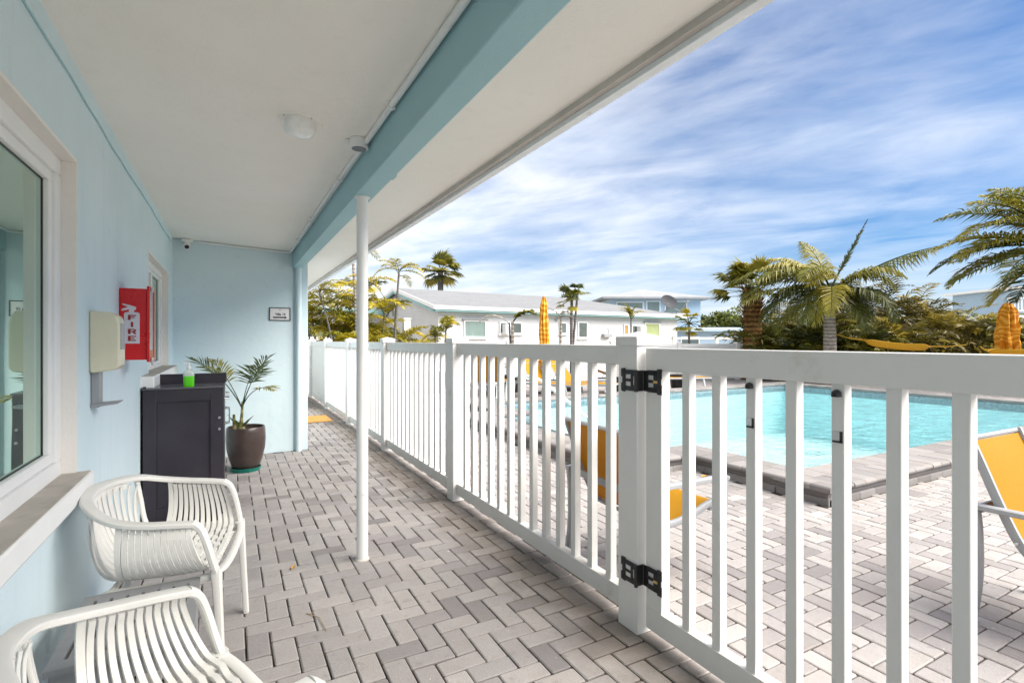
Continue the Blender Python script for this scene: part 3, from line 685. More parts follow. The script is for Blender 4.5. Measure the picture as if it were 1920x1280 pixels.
# side table
tb = empty('side_table', (-.262, 1.985, 0)); tag(tb, 'low grey slatted plastic side table between the two white armchairs', 'side table')
mb = MB(); a = .225; zt = .42; th = .018
nS = 6; pit = 2*(a-.03)/nS; sl = .014
def bx(x0, x1, y0, y1): mb.box(x0, x1, y0, y1, zt-th, zt)
rows = [(-a+.045, -.025), (.025, a-.045)]
bx(-a, a, -a, rows[0][0]); bx(-a, a, rows[0][1], rows[1][0]); bx(-a, a, rows[1][1], a)
xsl = [-a+.05+k*(2*a-.1)/nS for k in range(nS+1)]
for r0, r1 in rows:
    px_ = -a
    for xx in xsl: bx(px_, xx-sl/2, r0, r1); px_ = xx+sl/2
    bx(px_, a, r0, r1)
mb.build('tabletop', M['tablegrey'], tb)
mb = MB(); b = a-.012
mb.box(-b, b, -b, -b+.008, zt-.075, zt-th-.0005); mb.box(-b, b, b-.008, b, zt-.075, zt-th-.0005); mb.box(-b, -b+.008, -b+.008, b-.008, zt-.075, zt-th-.0005); mb.box(b-.008, b, -b+.008, b-.008, zt-.075, zt-th-.0005)
mb.build('apron', M['tablegrey'], tb)
for sx in (-1, 1):
    for sy in (-1, 1):
        mb = MB(); mb.tube([(sx*.195, sy*.195, zt-.076), (sx*.197, sy*.197, .2), (sx*.199, sy*.199, 0)], [.022, .019, .015], 8, pw=.6); mb.build('leg', M['tablegrey'], tb, smooth=True)
for o in [x for x in bpy.data.objects if x.parent == tb]: o.data.transform(Matrix.Diagonal((.74, 1, 1, 1)))
# dark cabinet
cb = empty('storage_cabinet', (-.27, 4.6, 0)); tag(cb, 'dark stained wooden storage cabinet with steel door handles against the blue wall', 'cabinet')
X0, X1, Y0, Y1, H = -.245, .232, -.38, .38, .945
mb = MB(); mb.box(X0, X1-.02, Y0+.014, Y1, .06, H-.02); mb.build('body', M['cab'], cb)
mb = MB()                                   # framed end panel facing us
mb.box(X0, X0+.075, Y0, Y0+.014, .05, H-.001); mb.box(X1-.085, X1-.004, Y0, Y0+.014, .05, H-.001); mb.box(X0+.075, X1-.0855, Y0, Y0+.014, H-.085, H-.001); mb.box(X0+.075, X1-.0855, Y0, Y0+.014, .05, .14)
mb.build('side_frame', M['cab'], cb, bevel=.002)
mb = MB(); mb.box(X0-.006, X1+.004, Y0-.006, Y1+.004, H, H+.012); mb.build('top', M['cabtop'], cb, bevel=.002)
mb = MB()                                   # raised tray edge: far end and along the wall
mb.box(X0+.02, X1+.012, -.02, -.002, H+.0125, H+.085)
mb.prism([(Y0+.01, H+.0125), (-.0205, H+.0125), (-.0205, H+.08), (Y0+.18, H+.055), (Y0+.01, H+.018)], 'x', X0-.004, X0+.016); mb.build('gallery', M['cab'], cb, bevel=.002)
for k, (ya, yb) in enumerate(((Y0+.02, -.003), (.003, Y1-.02))):
    mb = MB(); mb.box(X1-.0195, X1, ya, yb, .09, H-.17); d_ = mb.build('door', M['cab'], cb, bevel=.002)
    yh = yb-.04 if k == 0 else ya+.04
    mb = MB(); mb.tube([(X1, yh, .64), (X1+.03, yh, .645), (X1+.032, yh, .70), (X1+.03, yh, .755), (X1, yh, .76)], .005, 8, up=(0, 1, 0)); mb.build('handle', M['steel'], d_, smooth=True)
    mb = MB(); mb.box(X1-.0195, X1, ya, yb, H-.155, H-.02); d_ = mb.build('drawer', M['cab'], cb, bevel=.002)
    mb = MB(); mb.tube([(X1, (ya+yb)/2-.06, H-.09), (X1+.028, (ya+yb)/2-.055, H-.09), (X1+.028, (ya+yb)/2+.055, H-.09), (X1, (ya+yb)/2+.06, H-.09)], .005, 8); mb.build('handle', M['steel'], d_, smooth=True)
mb = MB()
for yy in (Y0+.06,):
    mb.tube([(X1-.03, Y0, .735), (X1-.03, Y0-.012, .735)], .009, 10); mb.tube([(X1-.03, Y0, .655), (X1-.03, Y0-.012, .655)], .009, 10)
mb.build('bolt', M['steel'], cb, smooth=True)
mb = MB(); mb.box(X0+.02, X1-.04, Y0+.03, Y1-.02, 0, .0595); mb.build('plinth', M['cab'], cb)
# green hand gel bottle
bt = empty('gel_bottle', (-.255, 4.262, H+.012)); tag(bt, 'clear pump bottle of bright green hand gel on top of the dark cabinet', 'bottle')
t = NT('green_gel'); p = t.pbr((.10, .62, .01), .15); M['gel'] = t.end(p)
t = NT('clear_bottle'); p = t.pbr((.72, .80, .74), .08, None, .6, 0, **{'Alpha': .55}); M['clear'] = t.end(p)
mb = MB(); mb.loft([rsq(.030, 0, 24, .6), rsq(.033, .004, 24, .6), rsq(.033, .072, 24, .6), rsq(.033, .075, 24, .6)]); mb.build('gel', M['gel'], bt, smooth=True)
mb = MB(); mb.loft([rsq(.0335, .0755, 24, .6), rsq(.0335, .098, 24, .6), rsq(.026, .112, 24, .8), rsq(.012, .118, 24, 1), rsq(.012, .125, 24, 1)]); mb.build('bottle', M['clear'], bt, smooth=True)
mb = MB(); mb.lathe([(0, .125), (.0135, .125), (.0135, .140), (.005, .142), (.005, .160), (.009, .161), (.009, .170), (0, .171)], 16); mb.tube([(0, 0, .166), (-.022, -.004, .166), (-.032, -.006, .160)], .004, 8); mb.build('pump', M['whitepaint'], bt, smooth=True)
# sling chairs
def sling_chair(loc, rz, label):
    ch = empty('sling_chair', loc, rz); tag(ch, label, 'armchair', 'yellow sling armchairs on the pool deck')
    prof = bez([(-.315, 0, .835), (-.27, 0, .72), (-.205, 0, .55), (-.135, 0, .395), (-.07, 0, .335), (.03, 0, .325), (.16, 0, .355), (.27, 0, .392), (.34, 0, .400), (.385, 0, .372), (.40, 0, .335)], 50)
    mb = MB()
    for s in (1, -1): mb.tube([(p.x, s*.255, p.z) for p in prof], .012, 10, up=(1, 0, 0), r2=.020, pw=.7)
    mb.tube([(prof[0].x, -.255, prof[0].z-.01), (prof[0].x, .255, prof[0].z-.01)], .012, 8); mb.tube([(-.10, -.25, .33), (-.10, .25, .33)], .011, 8); mb.tube([(.30, -.25, .36), (.30, .25, .36)], .011, 8)
    mb.tube([(-.262, -.285, .520), (-.262, .285, .520)], .010, 8, r2=.020, pw=.6)
    mb.build('frame', M['alu'], ch, smooth=True)
    def cloth(a, b, name):
        m = MB(); rings = []
        for i in range(a, b+1):
            p = prof[i]; t = (prof[min(i+1, 50)]-prof[max(i-1, 0)]).normalized(); nn = Vector((t.z, 0, -t.x)).normalized()
            if nn.z < 0 and i > 20: nn = -nn
            sag = .014*math.sin(math.pi*(i-a)/(b-a))
            top = [Vector((p.x, y, p.z))-nn*(sag*math.cos(y/.25*math.pi/2)) for y in [-.247+.494*k/8 for k in range(9)]]
            rings.append(top+[q-nn*.003 for q in top[::-1]])
        m.loft(rings); return m.build(name, M['sling'], ch, smooth=True)
    cloth(1, 21, 'backrest'); cloth(21, 48, 'seat')
    for s in (1, -1):
        y = s*.292
        m = MB(); m.tube([(-.285, y, .528), (.355, y, .540), (.372, y, .532)], .022, 8, r2=.014, pw=.5); m.build('armrest', M['alu'], ch, smooth=True)
        m = MB(); m.tube(bez([(.358, y, .53), (.350, y, .40), (.338, y, .2), (.322, y, 0)], 8), .012, 8, up=(0, 1, 0), r2=.020, pw=.5); m.build('leg', M['alu'], ch, smooth=True)
        m = MB(); m.tube(bez([(-.272, y, .528), (-.262, y, .40), (-.262, y, .2), (-.285, y, 0)], 8), .012, 8, up=(0, 1, 0), r2=.020, pw=.5); m.build('leg', M['alu'], ch, smooth=True)
    m = MB()
    for s in (1, -1): m.tube([(-.14, s*.268, .40), (-.14, s*.285, .40)], .006, 8)
    m.build('bolt', M['steel'], ch)
    return ch
sling_chair((2.02, 2.235, 0), R(-3), 'yellow sling armchair behind the gate post, its orange back turned to the fence')
sling_chair((3.265, .785, 0), R(-91), 'yellow sling armchair cut off by the right edge of the photo')
# loungers
def lounger(loc, rz, el, label, w=.31):
    lo = empty('sun_lounger', loc, rz); tag(lo, label, 'sun lounger', 'yellow sling sun loungers on the far deck')
    mb = MB()
    for s in (1, -1): mb.tube([(-.95, s*w, .33), (.95, s*w, .33)], .014, 8, r2=.022, pw=.5)
    mb.tube([(.95, -w, .33), (.95, w, .33)], .014, 8); mb.tube([(-.95, -w, .33), (-.95, w, .33)], .014, 8); mb.build('frame', M['alu'], lo, smooth=True)
    m = MB(); m.box(-.25, .93, -w+.02, w-.02, .338, .346); m.build('seat', M['sling'], lo)
    c, s_ = math.cos(el), math.sin(el); q = lambda d: (-.25-d*c, .345+d*s_)
    m = MB(); m.prism([q(0), (q(.74)[0], q(.74)[1]), (q(.74)[0]-.01*s_, q(.74)[1]-.01*c), (q(0)[0]-.01*s_, q(0)[1]-.01*c)], 'y', -w+.02, w-.02); b_ = m.build('backrest', M['sling'], lo)
    m = MB()
    for s in (1, -1): m.tube([(q(0)[0], s*(w-.012), q(0)[1]), (q(.76)[0], s*(w-.012), q(.76)[1])], .012, 8)
    m.tube([(q(.5)[0], -w, q(.5)[1]), (q(.5)[0], w, q(.5)[1])], .009, 6); m.build('backrest_frame', M['alu'], lo, smooth=True)
    for s in (-.6, .6): m = MB(); m.tube([(q(.5)[0], s*w, q(.5)[1]-.015), (-.78, s*w, .33)], .008, 6); m.build('brace', M['alu'], lo, smooth=True)
    for x, dx in ((-.7, -.05), (.66, .06)):
        for s in (1, -1):
            m = MB(); m.tube([(x, s*w, .32), (x+dx, s*(w+.01), 0)], .012, 8, r2=.020, pw=.5); m.build('leg', M['whitemetal'], lo, smooth=True)
    return lo
LD = 0
lounger(P(1028, 11.5, 0), R(-68), R(58), 'yellow sun lounger with raised back, left one of the pair beside the closed umbrella')
lounger(P(1082, 11.7, 0), R(-66), R(52), 'yellow sun lounger with raised back, right one of the pair beside the closed umbrella')
lounger(P(922, 12.0, 0), R(48), R(60), 'yellow sun lounger with an orange looking back, leftmost beside the dark planter')
lounger(P(1262, 13.2, 0), R(-20), R(3), 'flat yellow sun lounger seen just right of the gate post')
lounger(P(1178, 12.9, 0), R(-16), R(20), 'yellow sun lounger half hidden behind the gate post')
# closed umbrellas
def umbrella(loc, h, r, label, tilt=0):
    um = empty('closed_umbrella', loc); tag(um, label, 'umbrella', 'closed orange umbrellas'); um.rotation_euler = (0, tilt, 0)
    mb = MB(); mb.tube([(0, 0, .04), (0, 0, h)], .02, 10); mb.lathe([(0, h-.01), (.028, h), (.02, h+.05), (0, h+.07)], 10); mb.build('pole', M['whitemetal'], um, smooth=True)
    mb = MB(); mb.lathe([(0, 0), (.24, 0), (.24, .05), (.04, .07), (.035, .2), (0, .2)], 20); mb.build('base', M['potdark'], um, smooth=True)
    mb = MB(); n = 40; rings = []; rg = random.Random(int(h*100)+int(r*1000)); L = h-.62
    ph = [rg.uniform(0, 6) for _ in range(4)]
    for i in range(29):
        s = i/28; z = h-.02-s*L; prof = (.35+.65*min(1, s*9))*(.62+.38*math.sin(min(1, s*1.25)*math.pi*.5))
        prof *= 1-.30*math.exp(-((s-.83)/.045)**2); prof *= 1.12 if s > .88 else 1; prof *= 1+.25*math.exp(-((s-.0)/.06)**2)
        ring = []
        for k in range(n):
            a = 2*math.pi*k/n+.35*s; f = 1+.24*math.cos(8*a+ph[0]+1.2*math.sin(s*5))+.10*math.cos(13*a+ph[1]+4*s)+.05*math.sin(23*s+ph[2]+3*a)
            ring.append(Vector((r*prof*f*math.cos(a), r*prof*f*math.sin(a), z+(.06*math.cos(8*a) if s > .97 else 0))))
        rings.append(ring)
    mb.loft(rings); mb.build('canopy', M['umb'], um, smooth=True)
    mb = MB(); z = h-.02-.83*L; mb.lathe([(r*.74, z-.02), (r*.80, z-.02), (r*.80, z+.02), (r*.74, z+.02)], 20); mb.build('strap', M['canvas'], um, smooth=True)
umbrella(P(1020, 12.6, 0), 2.36, .105, 'closed orange umbrella standing among the loungers in front of the white house')
umbrella(P(1889, 13.6, 0), 2.28, .215, 'closed orange umbrella near the right edge in front of the palms')
# door mat far along the walk
mb = MB(); mb.box(.86, 1.42, 8.55, 9.25, .002, .016); tag(mb.build('door_mat', simple('coir_mat', (.50, .27, .07), .95, .15, 20, .5, 200), bevel=.004), 'tan coir door mat lying on the pavers at the far end of the walk', 'door mat')
# leaves and litter
def litter(loc, rz, s, c, label, name='fallen_leaf'):
    mb = MB(); pts = [(-1, 0, .1), (-.4, .42, .35), (.3, .38, .2), (1, 0, .05), (.3, -.36, .3), (-.4, -.40, .15)]
    mb.add([(a*s, b*s*.55, .004+cc*s*.6) for a, b, cc in pts]+[(0, 0, .004)], [(6, 0, 1), (6, 1, 2), (6, 2, 3), (6, 3, 4), (6, 4, 5), (6, 5, 0)])
    o = mb.build(name, c, rec=False); o.location = loc; o.rotation_euler.z = rz; tag(o, label, 'leaf'); return o
lm = simple('dry_leaf', (.50, .25, .03), .7, .3, 60)
def flp(px, py): D = CH*F/(py-HY); return P(px, D, 0)
litter(flp(550, 1064), R(70), .038, lm, 'dry yellow brown leaf on the pavers left of the white column')
litter(flp(698, 1013), R(20), .014, simple('brown_crumb', (.12, .05, .03), .8), 'tiny dark brown leaf just right of the white column')
fl_ = litter(flp(1322, 893)+Vector((0, 0, 0)), 0, .055, simple('orange_petal', (.72, .27, .01), .6, .2, 30), 'crumpled orange blossom on the deck at the foot of the pool coping', 'fallen_blossom'); fl_['category'] = 'blossom'
mb = MB(); a = flp(575, 1150); b = flp(612, 1182); c = flp(600, 1160); mb.tube([a+Vector((0, 0, .004)), c+Vector((0, 0, .007)), b+Vector((0, 0, .004))], .0022, 5); mb.tube([a+Vector((.0, 0, .004)), flp(590, 1150)+Vector((0, 0, .005))], .0015, 5)
tag(mb.build('fallen_twig', M['husk']), 'thin brown twig lying on the pavers near the bottom edge', 'twig')
# ================================================================== PLANTS
UP = Vector((0, 0, 1))
def frond(mb, base, az, el, L, droop, nl, ll, lw, rg, wind=(0, 0, 0), u=None, stalk=.2, fold=.5, ldroop=.5, rr=.012, mi=0, bare=0., vee=.9):
    """a feather palm leaf; az, el in radians"""
    u = rg.random() if u is None else u; wind = Vector(wind); n = 11; pts = [Vector(base)]; d = Vector((math.cos(az)*math.cos(el), math.sin(az)*math.cos(el), math.sin(el)))
    for i in range(n):
        f = (i+1)/n; e = el-droop*f**1.4; d = Vector((math.cos(az)*math.cos(e), math.sin(az)*math.cos(e), math.sin(e)))+wind*f; d.normalize(); pts.append(pts[-1]+d*(L/n))
    mb.tube(pts, [rr*(1-.85*i/n) for i in range(n+1)], 5, mi=mi)
    def at(s):
        q = s*n; k = min(int(q), n-1); return pts[k].lerp(pts[k+1], q-k), (pts[k+1]-pts[k]).normalized()
    for i in range(nl):
        s = stalk+(1-stalk)*(i+.5)/nl; p, t = at(s); side = t.cross(UP)
        if side.length < .05: side = Vector((math.sin(az), -math.cos(az), 0))
        side.normalize(); nn = side.cross(t).normalized(); prof = math.sin(math.pi*min(1, .18+.80*((s-stalk)/(1-stalk))**.8))**.7
        for sg in (1, -1):
            if rg.random() < bare: continue
            fw = vee*(.35+.75*(s-stalk)/(1-stalk)); l = ll*prof*rg.uniform(.8, 1.12)
            dr = (side*sg+t*fw+nn*fold*rg.uniform(.5, 1.2)+wind*1.0+Vector((rg.uniform(-.12, .12), rg.uniform(-.12, .12), rg.uniform(-.12, .12)))).normalized()
            m1 = p+dr*l*.5-UP*l*.06*ldroop; d2 = (dr-UP*ldroop*rg.uniform(.6, 1.3)+wind*.6).normalized(); tip = m1+d2*l*.5
            wv = t.cross(dr)
            wv = (t*.75+nn*rg.uniform(-.5, .5)).normalized()*lw/2; uu = (u, rg.random())
            mb.add([p-wv*.5, p+wv*.5, m1+wv, m1-wv, tip], [(0, 1, 2, 3), (3, 2, 4)], (min(1, max(0, u+rg.uniform(-.12, .12))), rg.random()), mi)
def fan(mb, base, az, el, Lp, Rr, rg, u=None, n=26, spread=2.6, droop=.5, mi=0, wind=(0, 0, 0)):
    u = rg.random() if u is None else u
    d = Vector((math.cos(az)*math.cos(el), math.sin(az)*math.cos(el), math.sin(el))); c = Vector(base)+d*Lp-UP*Lp*.12; mb.tube([base, Vector(base)+d*Lp*.5, c], [.018, .013, .010], 5, mi=mi)
    side = d.cross(UP).normalized(); nn = side.cross(d).normalized(); ax = (d*.8-UP*.35*droop+Vector(wind)).normalized(); side = ax.cross(nn).normalized()
    for i in range(n):
        a = (i/(n-1)-.5)*spread; l = Rr*(1-.25*abs(a)/1.6)*rg.uniform(.85, 1.1); dr = (ax*math.cos(a)+side*math.sin(a)+nn*.25*abs(math.cos(a*1.0))).normalized()
        m1 = c+dr*l*.55; tip = m1+(dr-UP*droop*rg.uniform(.5, 1.4)+Vector(wind)).normalized()*l*.45; wv = dr.cross(nn).normalized()*.036*Rr/.6
        mb.add([c-wv*.3, c+wv*.3, m1+wv, m1-wv, tip], [(0, 1, 2, 3), (3, 2, 4)], (min(1, max(0, u+rg.uniform(-.15, .15))), rg.random()), mi)
def trunk_mesh(pts, radii, mat, name, par, seg=14, wob=.0, smooth=True):
    mb = MB(); q = bez(pts, 26); rg = random.Random(3); rr = [radii[0]+(radii[1]-radii[0])*i/26 for i in range(27)]; rr = [r*(1+(.05 if i % 2 else 0)+wob*rg.uniform(-1, 1)) for i, r in enumerate(rr)]
    mb.tube(q, rr, seg); return mb.build(name, mat, par, smooth=smooth)
def palm(name, loc, label, h, tr, crown, barkm, leafm, lean=(0, 0), cat='palm tree', group=None, extra=None):
    r = empty(name, loc); tag(r, label, cat, group)
    trunk_mesh([(0, 0, -.05), (lean[0]*.3, lean[1]*.3, h*.5), (lean[0], lean[1], h)], tr, barkm, 'trunk', r)
    mb = MB(); crown(mb, Vector((lean[0], lean[1], h))); mb.build('crown', leafm, r, rec=False)
    if extra: extra(r, Vector((lean[0], lean[1], h)))
    return r
# camera-facing azimuths: RT = towards picture right, LF = towards picture left
RT = math.atan2(-SN, CS); LF = RT+math.pi; AW = math.atan2(CS, SN); TO = AW+math.pi
# --- tall coconut-like palm behind the pool (middle of the right group)
def crownB(mb, c):
    rg = random.Random(21); wd = Vector((math.cos(LF), math.sin(LF), 0))*.10
    spec = [(LF, .35, 2.9, 1.0), (LF+.35, .62, 2.9, 1.2), (LF-.35, .75, 2.8, 1.3), (LF+.1, .95, 2.4, 1.3), (LF-.2, 1.15, 2.1, 1.0), (LF-.6, .15, 2.3, 1.3), (LF+.6, .05, 2.2, 1.2), (AW, 1.0, 2.0, 1.1), (TO+.95, 1.0, 2.1, 1.5), (TO+.5, .4, 2.2, 1.7), (TO-.5, .5, 2.2, 1.7),
            (RT+.5, .6, 2.0, 1.4), (RT-.5, .3, 1.9, 1.5), (AW+.6, .4, 2.2, 1.5), (AW-.5, .5, 2.2, 1.5), (TO-1.1, .3, 1.9, 1.4), (LF-.1, -.15, 1.9, 1.0), (RT, -.2, 1.5, 1.0), (TO+.9, .9, 1.9, 1.8), (TO-.9, .8, 1.8, 1.6), (LF+.2, .2, 2.6, 1.3), (LF-.15, .55, 2.7, 1.4), (TO-.7, .1, 1.9, 1.6), (TO+.5, -.3, 1.6, 1.0), (RT+.2, .1, 1.8, 1.5), (LF+.8, .8, 2.3, 1.5), (AW+.1, 1.35, 2.0, .6)]
    for az, el, L, dr in spec: frond(mb, c+Vector((0, 0, rg.uniform(-.1, .25))), az+rg.uniform(-.1, .1), el, L*1.0, dr*1.1, 64, .70, .038, rg, wd, ldroop=1.15, rr=.028, fold=.25)
    frond(mb, c, RT-.1, .62, 3.25, .42, 46, .72, .050, rg, (0, 0, 0), u=.45, ldroop=1.9, fold=-.25, rr=.040, stalk=.28)   # the long frond stretching right
    frond(mb, c+Vector((0, 0, .1)), RT+.1, 1.08, 2.4, .05, 34, .26, .05, rg, (0, 0, 0), u=.15, ldroop=.3, fold=.1, rr=.034, stalk=.25, vee=2.4)   # folded upright spear
def husks(r, c):
    mb = MB(); rg = random.Random(5)
    for i in range(26):
        a = rg.uniform(0, 6.28); z = c.z-rg.uniform(.0, .75); l = rg.uniform(.2, .5); p = Vector((c.x+.13*math.cos(a), c.y+.13*math.sin(a), z)); d = Vector((math.cos(a), math.sin(a), rg.uniform(-.4, .9))).normalized()
        w = Vector((-math.sin(a), math.cos(a), 0))*rg.uniform(.05, .11); mb.add([p-w, p+w, p+w*.6+d*l, p-w*.5+d*l*.8, p+d*l*1.25-UP*.12], [(0, 1, 2, 3), (3, 2, 4)])
    mb.build('leaf_bases', M['husk'], r, rec=False)
palm('palm_tree', P(1556, 15, 0), 'windblown palm with grey trunk, one long frond stretching right, middle of the right group', 2.62, (.185, .14), crownB, M['barkgrey'], M['leafgreen'], extra=husks)
# --- cabbage palm with booted trunk (left of the right group)
def crownA(mb, c):
    rg = random.Random(33)
    for i in range(24):
        a = LF+rg.gauss(0, .9) if i < 14 else rg.uniform(0, 6.28); el = rg.uniform(-.1, 1.3)
        fan(mb, c+Vector((0, 0, rg.uniform(-.1, .2))), a, el, rg.uniform(.55, 1.0), rg.uniform(.65, .9), rg, droop=rg.uniform(.4, 1.2), wind=(-.1*CS, .1*SN, 0))
def boots(r, c):
    mb = MB(); rg = random.Random(8)
    for i in range(230):
        f = rg.random()**1.2; a = rg.uniform(0, 6.28); z = c.z+.12-1.15*f; rad = .25+.10*f; l = rg.uniform(.16, .36)*(1.15-.5*f); p = Vector((rad*math.cos(a)*.9, rad*math.sin(a)*.9, z)); d = Vector((math.cos(a)*.9, math.sin(a)*.9, rg.uniform(.5, 1.4))).normalized(); w = Vector((-math.sin(a), math.cos(a), 0))*rg.uniform(.03, .06)
        mb.add([p-w, p+w, p+w*.5+d*l, p-w*.5+d*l], [(0, 1, 2, 3)])
    mb.build('leaf_bases', M['barkbrown'], r, rec=False)
palm('cabbage_palm', P(1411, 17, 0), 'fan-leaved cabbage palm with a thick reddish brown booted trunk', 2.75, (.34, .24), crownA, M['barkbrown'], M['leafgreen'], lean=(0, 0), extra=boots)
# --- large palm leaning in from the right edge
def crownC(mb, c):
    rg = random.Random(44)
    for az, el, L, dr in [(LF, .25, 2.7, .9), (LF+.25, .5, 2.9, 1.1), (LF-.3, .85, 2.7, 1.2), (LF+.5, .1, 2.6, .9), (LF-.6, .3, 2.6, 1.1), (LF, 1.15, 2.3, .9), (LF+.9, .6, 2.5, 1.3), (TO, .8, 2.4, 1.5), (TO-.5, .2, 2.6, 1.3), (AW, .6, 2.6, 1.3), (RT, .5, 2.6, 1.2), (RT+.6, .9, 2.4, 1.3), (RT-.6, .2, 2.4, 1.3), (LF-.1, -.25, 2.6, .35), (LF+.3, -.5, 2.2, .5), (TO+.2, -.5, 1.9, .6), (LF-.5, -.6, 1.8, .5), (AW+.5, 1.2, 2.2, .8), (LF+.15, .75, 2.9, .9), (LF-.15, .5, 2.7, 1.0), (LF+.4, .95, 2.5, 1.2), (TO+.6, .5, 2.5, 1.4), (LF-.4, .05, 2.4, 1.0)]:
        frond(mb, c+Vector((0, 0, rg.uniform(-.1, .2))), az+rg.uniform(-.1, .1), el, L, dr, 62, .74, .040, rg, Vector((math.cos(LF), math.sin(LF), .02))*.12, ldroop=.8, rr=.032)
palm('palm_tree', P(1990, 12.2, 0), 'large palm at the right edge, its fronds reaching over the closed umbrella', 3.45, (.2, .15), crownC, M['barkgrey'], M['leafgreen'], extra=husks)
# --- undergrowth between and behind them: individual bushy clumps
def clump(loc, h, rad, seed, label, leaf, nf=30, stems=5, ll=.46, lw=.05, name='palm_shrub', cat='shrub', group='dense shrubs at the right behind the pool', stemm=None, infill=0):
    rg = random.Random(seed); r = empty(name, loc); tag(r, label, cat, group); mb = MB(); sb = MB()
    for s in range(stems):
        a = rg.uniform(0, 6.28); q = rad*.35*rg.random(); b = Vector((q*math.cos(a), q*math.sin(a), 0)); tp = b+Vector((rg.uniform(-.3, .3)*rad, rg.uniform(-.3, .3)*rad, h*rg.uniform(.35, .62)))
        sb.tube([b, b.lerp(tp, .5)+Vector((rg.uniform(-.05, .05), rg.uniform(-.05, .05), 0)), tp], [.035, .028, .02], 6)
        for k in range(nf//stems):
            a = rg.uniform(0, 6.28); el = rg.uniform(.1, 1.35); u = rg.random()**1.3
            L = rad*rg.uniform(.75, 1.15) if el < .9 else h*rg.uniform(.38, .55)
            frond(mb, b.lerp(tp, rg.uniform(.25, 1)), a, el, L, rg.uniform(.8, 1.8), 17, ll, lw, rg, Vector((math.cos(LF), math.sin(LF), 0))*.08, u=u, ldroop=.6, rr=.012, stalk=.15)
    for k in range(infill):
        a = rg.uniform(0, 6.28); q = rad*rg.random()**.5; z = h*.52*rg.random(); p = Vector((q*math.cos(a), q*math.sin(a), z)); d = Vector((rg.uniform(-1, 1), rg.uniform(-1, 1), rg.uniform(-.4, .9))).normalized(); l = rg.uniform(.14, .34); w = d.cross(Vector((rg.uniform(-1, 1), rg.uniform(-1, 1), rg.uniform(-1, 1)))).normalized()*l*rg.uniform(.12, .3)
        mb.add([p, p+d*l*.45+w, p+d*l-UP*l*.2, p+d*l*.45-w], [(0, 1, 2, 3)], (rg.random(), rg.random()))
    sb.build('stems', stemm or M['cane'], r, smooth=True); mb.build('foliage', leaf, r, rec=False); return r
spots = [(1440, 17.2, 1.9, 1.35, 'low dark olive shrub just right of the booted cabbage palm trunk'), (1492, 18.6, 2.45, 1.4, 'olive shrub mound between the cabbage palm and the tall grey-trunked palm'),
         (1590, 19.0, 2.7, 1.5, 'dense olive shrub right behind the tall grey-trunked palm'), (1520, 16.6, 1.9, 1.3, 'low brown olive shrub left of the tall grey palm trunk'), (1652, 17.6, 2.75, 1.5, 'tall brown olive shrub under the long outstretched frond'),
         (1722, 18.4, 2.5, 1.6, 'olive shrub behind the golden hammock, right of the tallest shrub'), (1620, 15.9, 1.5, 1.0, 'low dark shrub just above the left end of the golden hammock'), (1700, 15.8, 1.6, 1.1, 'low dark shrub above the middle of the golden hammock'),
         (1785, 17.0, 2.15, 1.5, 'dark olive shrub below the pale blue balcony house'), (1855, 17.2, 2.0, 1.5, 'low olive shrub left of the right-hand closed umbrella'), (1945, 16.8, 1.9, 1.4, 'dark shrub at the right edge behind the closed umbrella'), (1762, 20.5, 2.3, 1.5, 'olive palm shrub left of the pale blue balcony house')]
for i, (px, D, h, rad, lb) in enumerate(spots): clump(P(px, D, 0), h*1.45, rad*1.05, 100+i, lb, M['leafolive' if i % 3 else 'leafgreen'], nf=96, stems=7, ll=.52, lw=.055, infill=300)
clump(P(1806, 14.9, 0), 1.42, .62, 140, 'clump of dry grey leaves beside the golden hammock', M['leafgrey'], nf=14, stems=2, ll=.34, lw=.075, name='dry_plant', cat='dry plant', group=None, infill=30)
# --- areca palms on the left beyond the fence
def areca(loc, h, seed, label, canes, spread=.35, leaf=None, L=(.9, 1.4), fr=6, ll=.46, lw=.042, cm=None):
    rg = random.Random(seed); r = empty('areca_palm', loc); tag(r, label, 'palm tree', 'yellow green areca palms beyond the fence'); mb = MB(); sb = MB()
    for k in range(canes):
        a = rg.uniform(0, 6.28); b = Vector((.2*math.cos(a), .2*math.sin(a), 0)); hh = h*rg.uniform(.38, .86); tp = b+Vector((spread*math.cos(a), spread*math.sin(a), hh))
        sb.tube([b, b.lerp(tp, .5)-Vector((0, 0, 0))+Vector((rg.uniform(-.04, .04), rg.uniform(-.04, .04), 0)), tp], [.035, .028, .022], 7)
        for q in range(fr):
            frond(mb, tp-UP*rg.uniform(0, hh*.3), rg.uniform(0, 6.28), rg.uniform(.25, 1.3), rg.uniform(*L), rg.uniform(.9, 1.9), 20, ll, lw, rg, (0, 0, 0), ldroop=.8, rr=.010, stalk=.18)
    sb.build('stems', cm or M['cane'], r, smooth=True); mb.build('foliage', leaf or M['leafyellow'], r, rec=False); return r
areca(P(612, 15.0, 0), 3.1, 51, 'yellow green areca palm clump seen left of the white column', 6)
areca(P(648, 16.0, 0), 3.5, 52, 'areca palm clump half hidden by the white column, on its left side', 7)
areca(P(706, 15.2, 0), 3.5, 53, 'tall dense yellow areca palm clump just right of the white column', 7)
areca(P(722, 15.8, 0), 2.3, 54, 'low round areca palm at the fence right of the white column', 6, L=(.7, 1.1))
areca(P(660, 13.9, 0), 1.62, 55, 'small yellow areca palm peeping over the fence behind the column', 3, L=(.5, .8), fr=6)
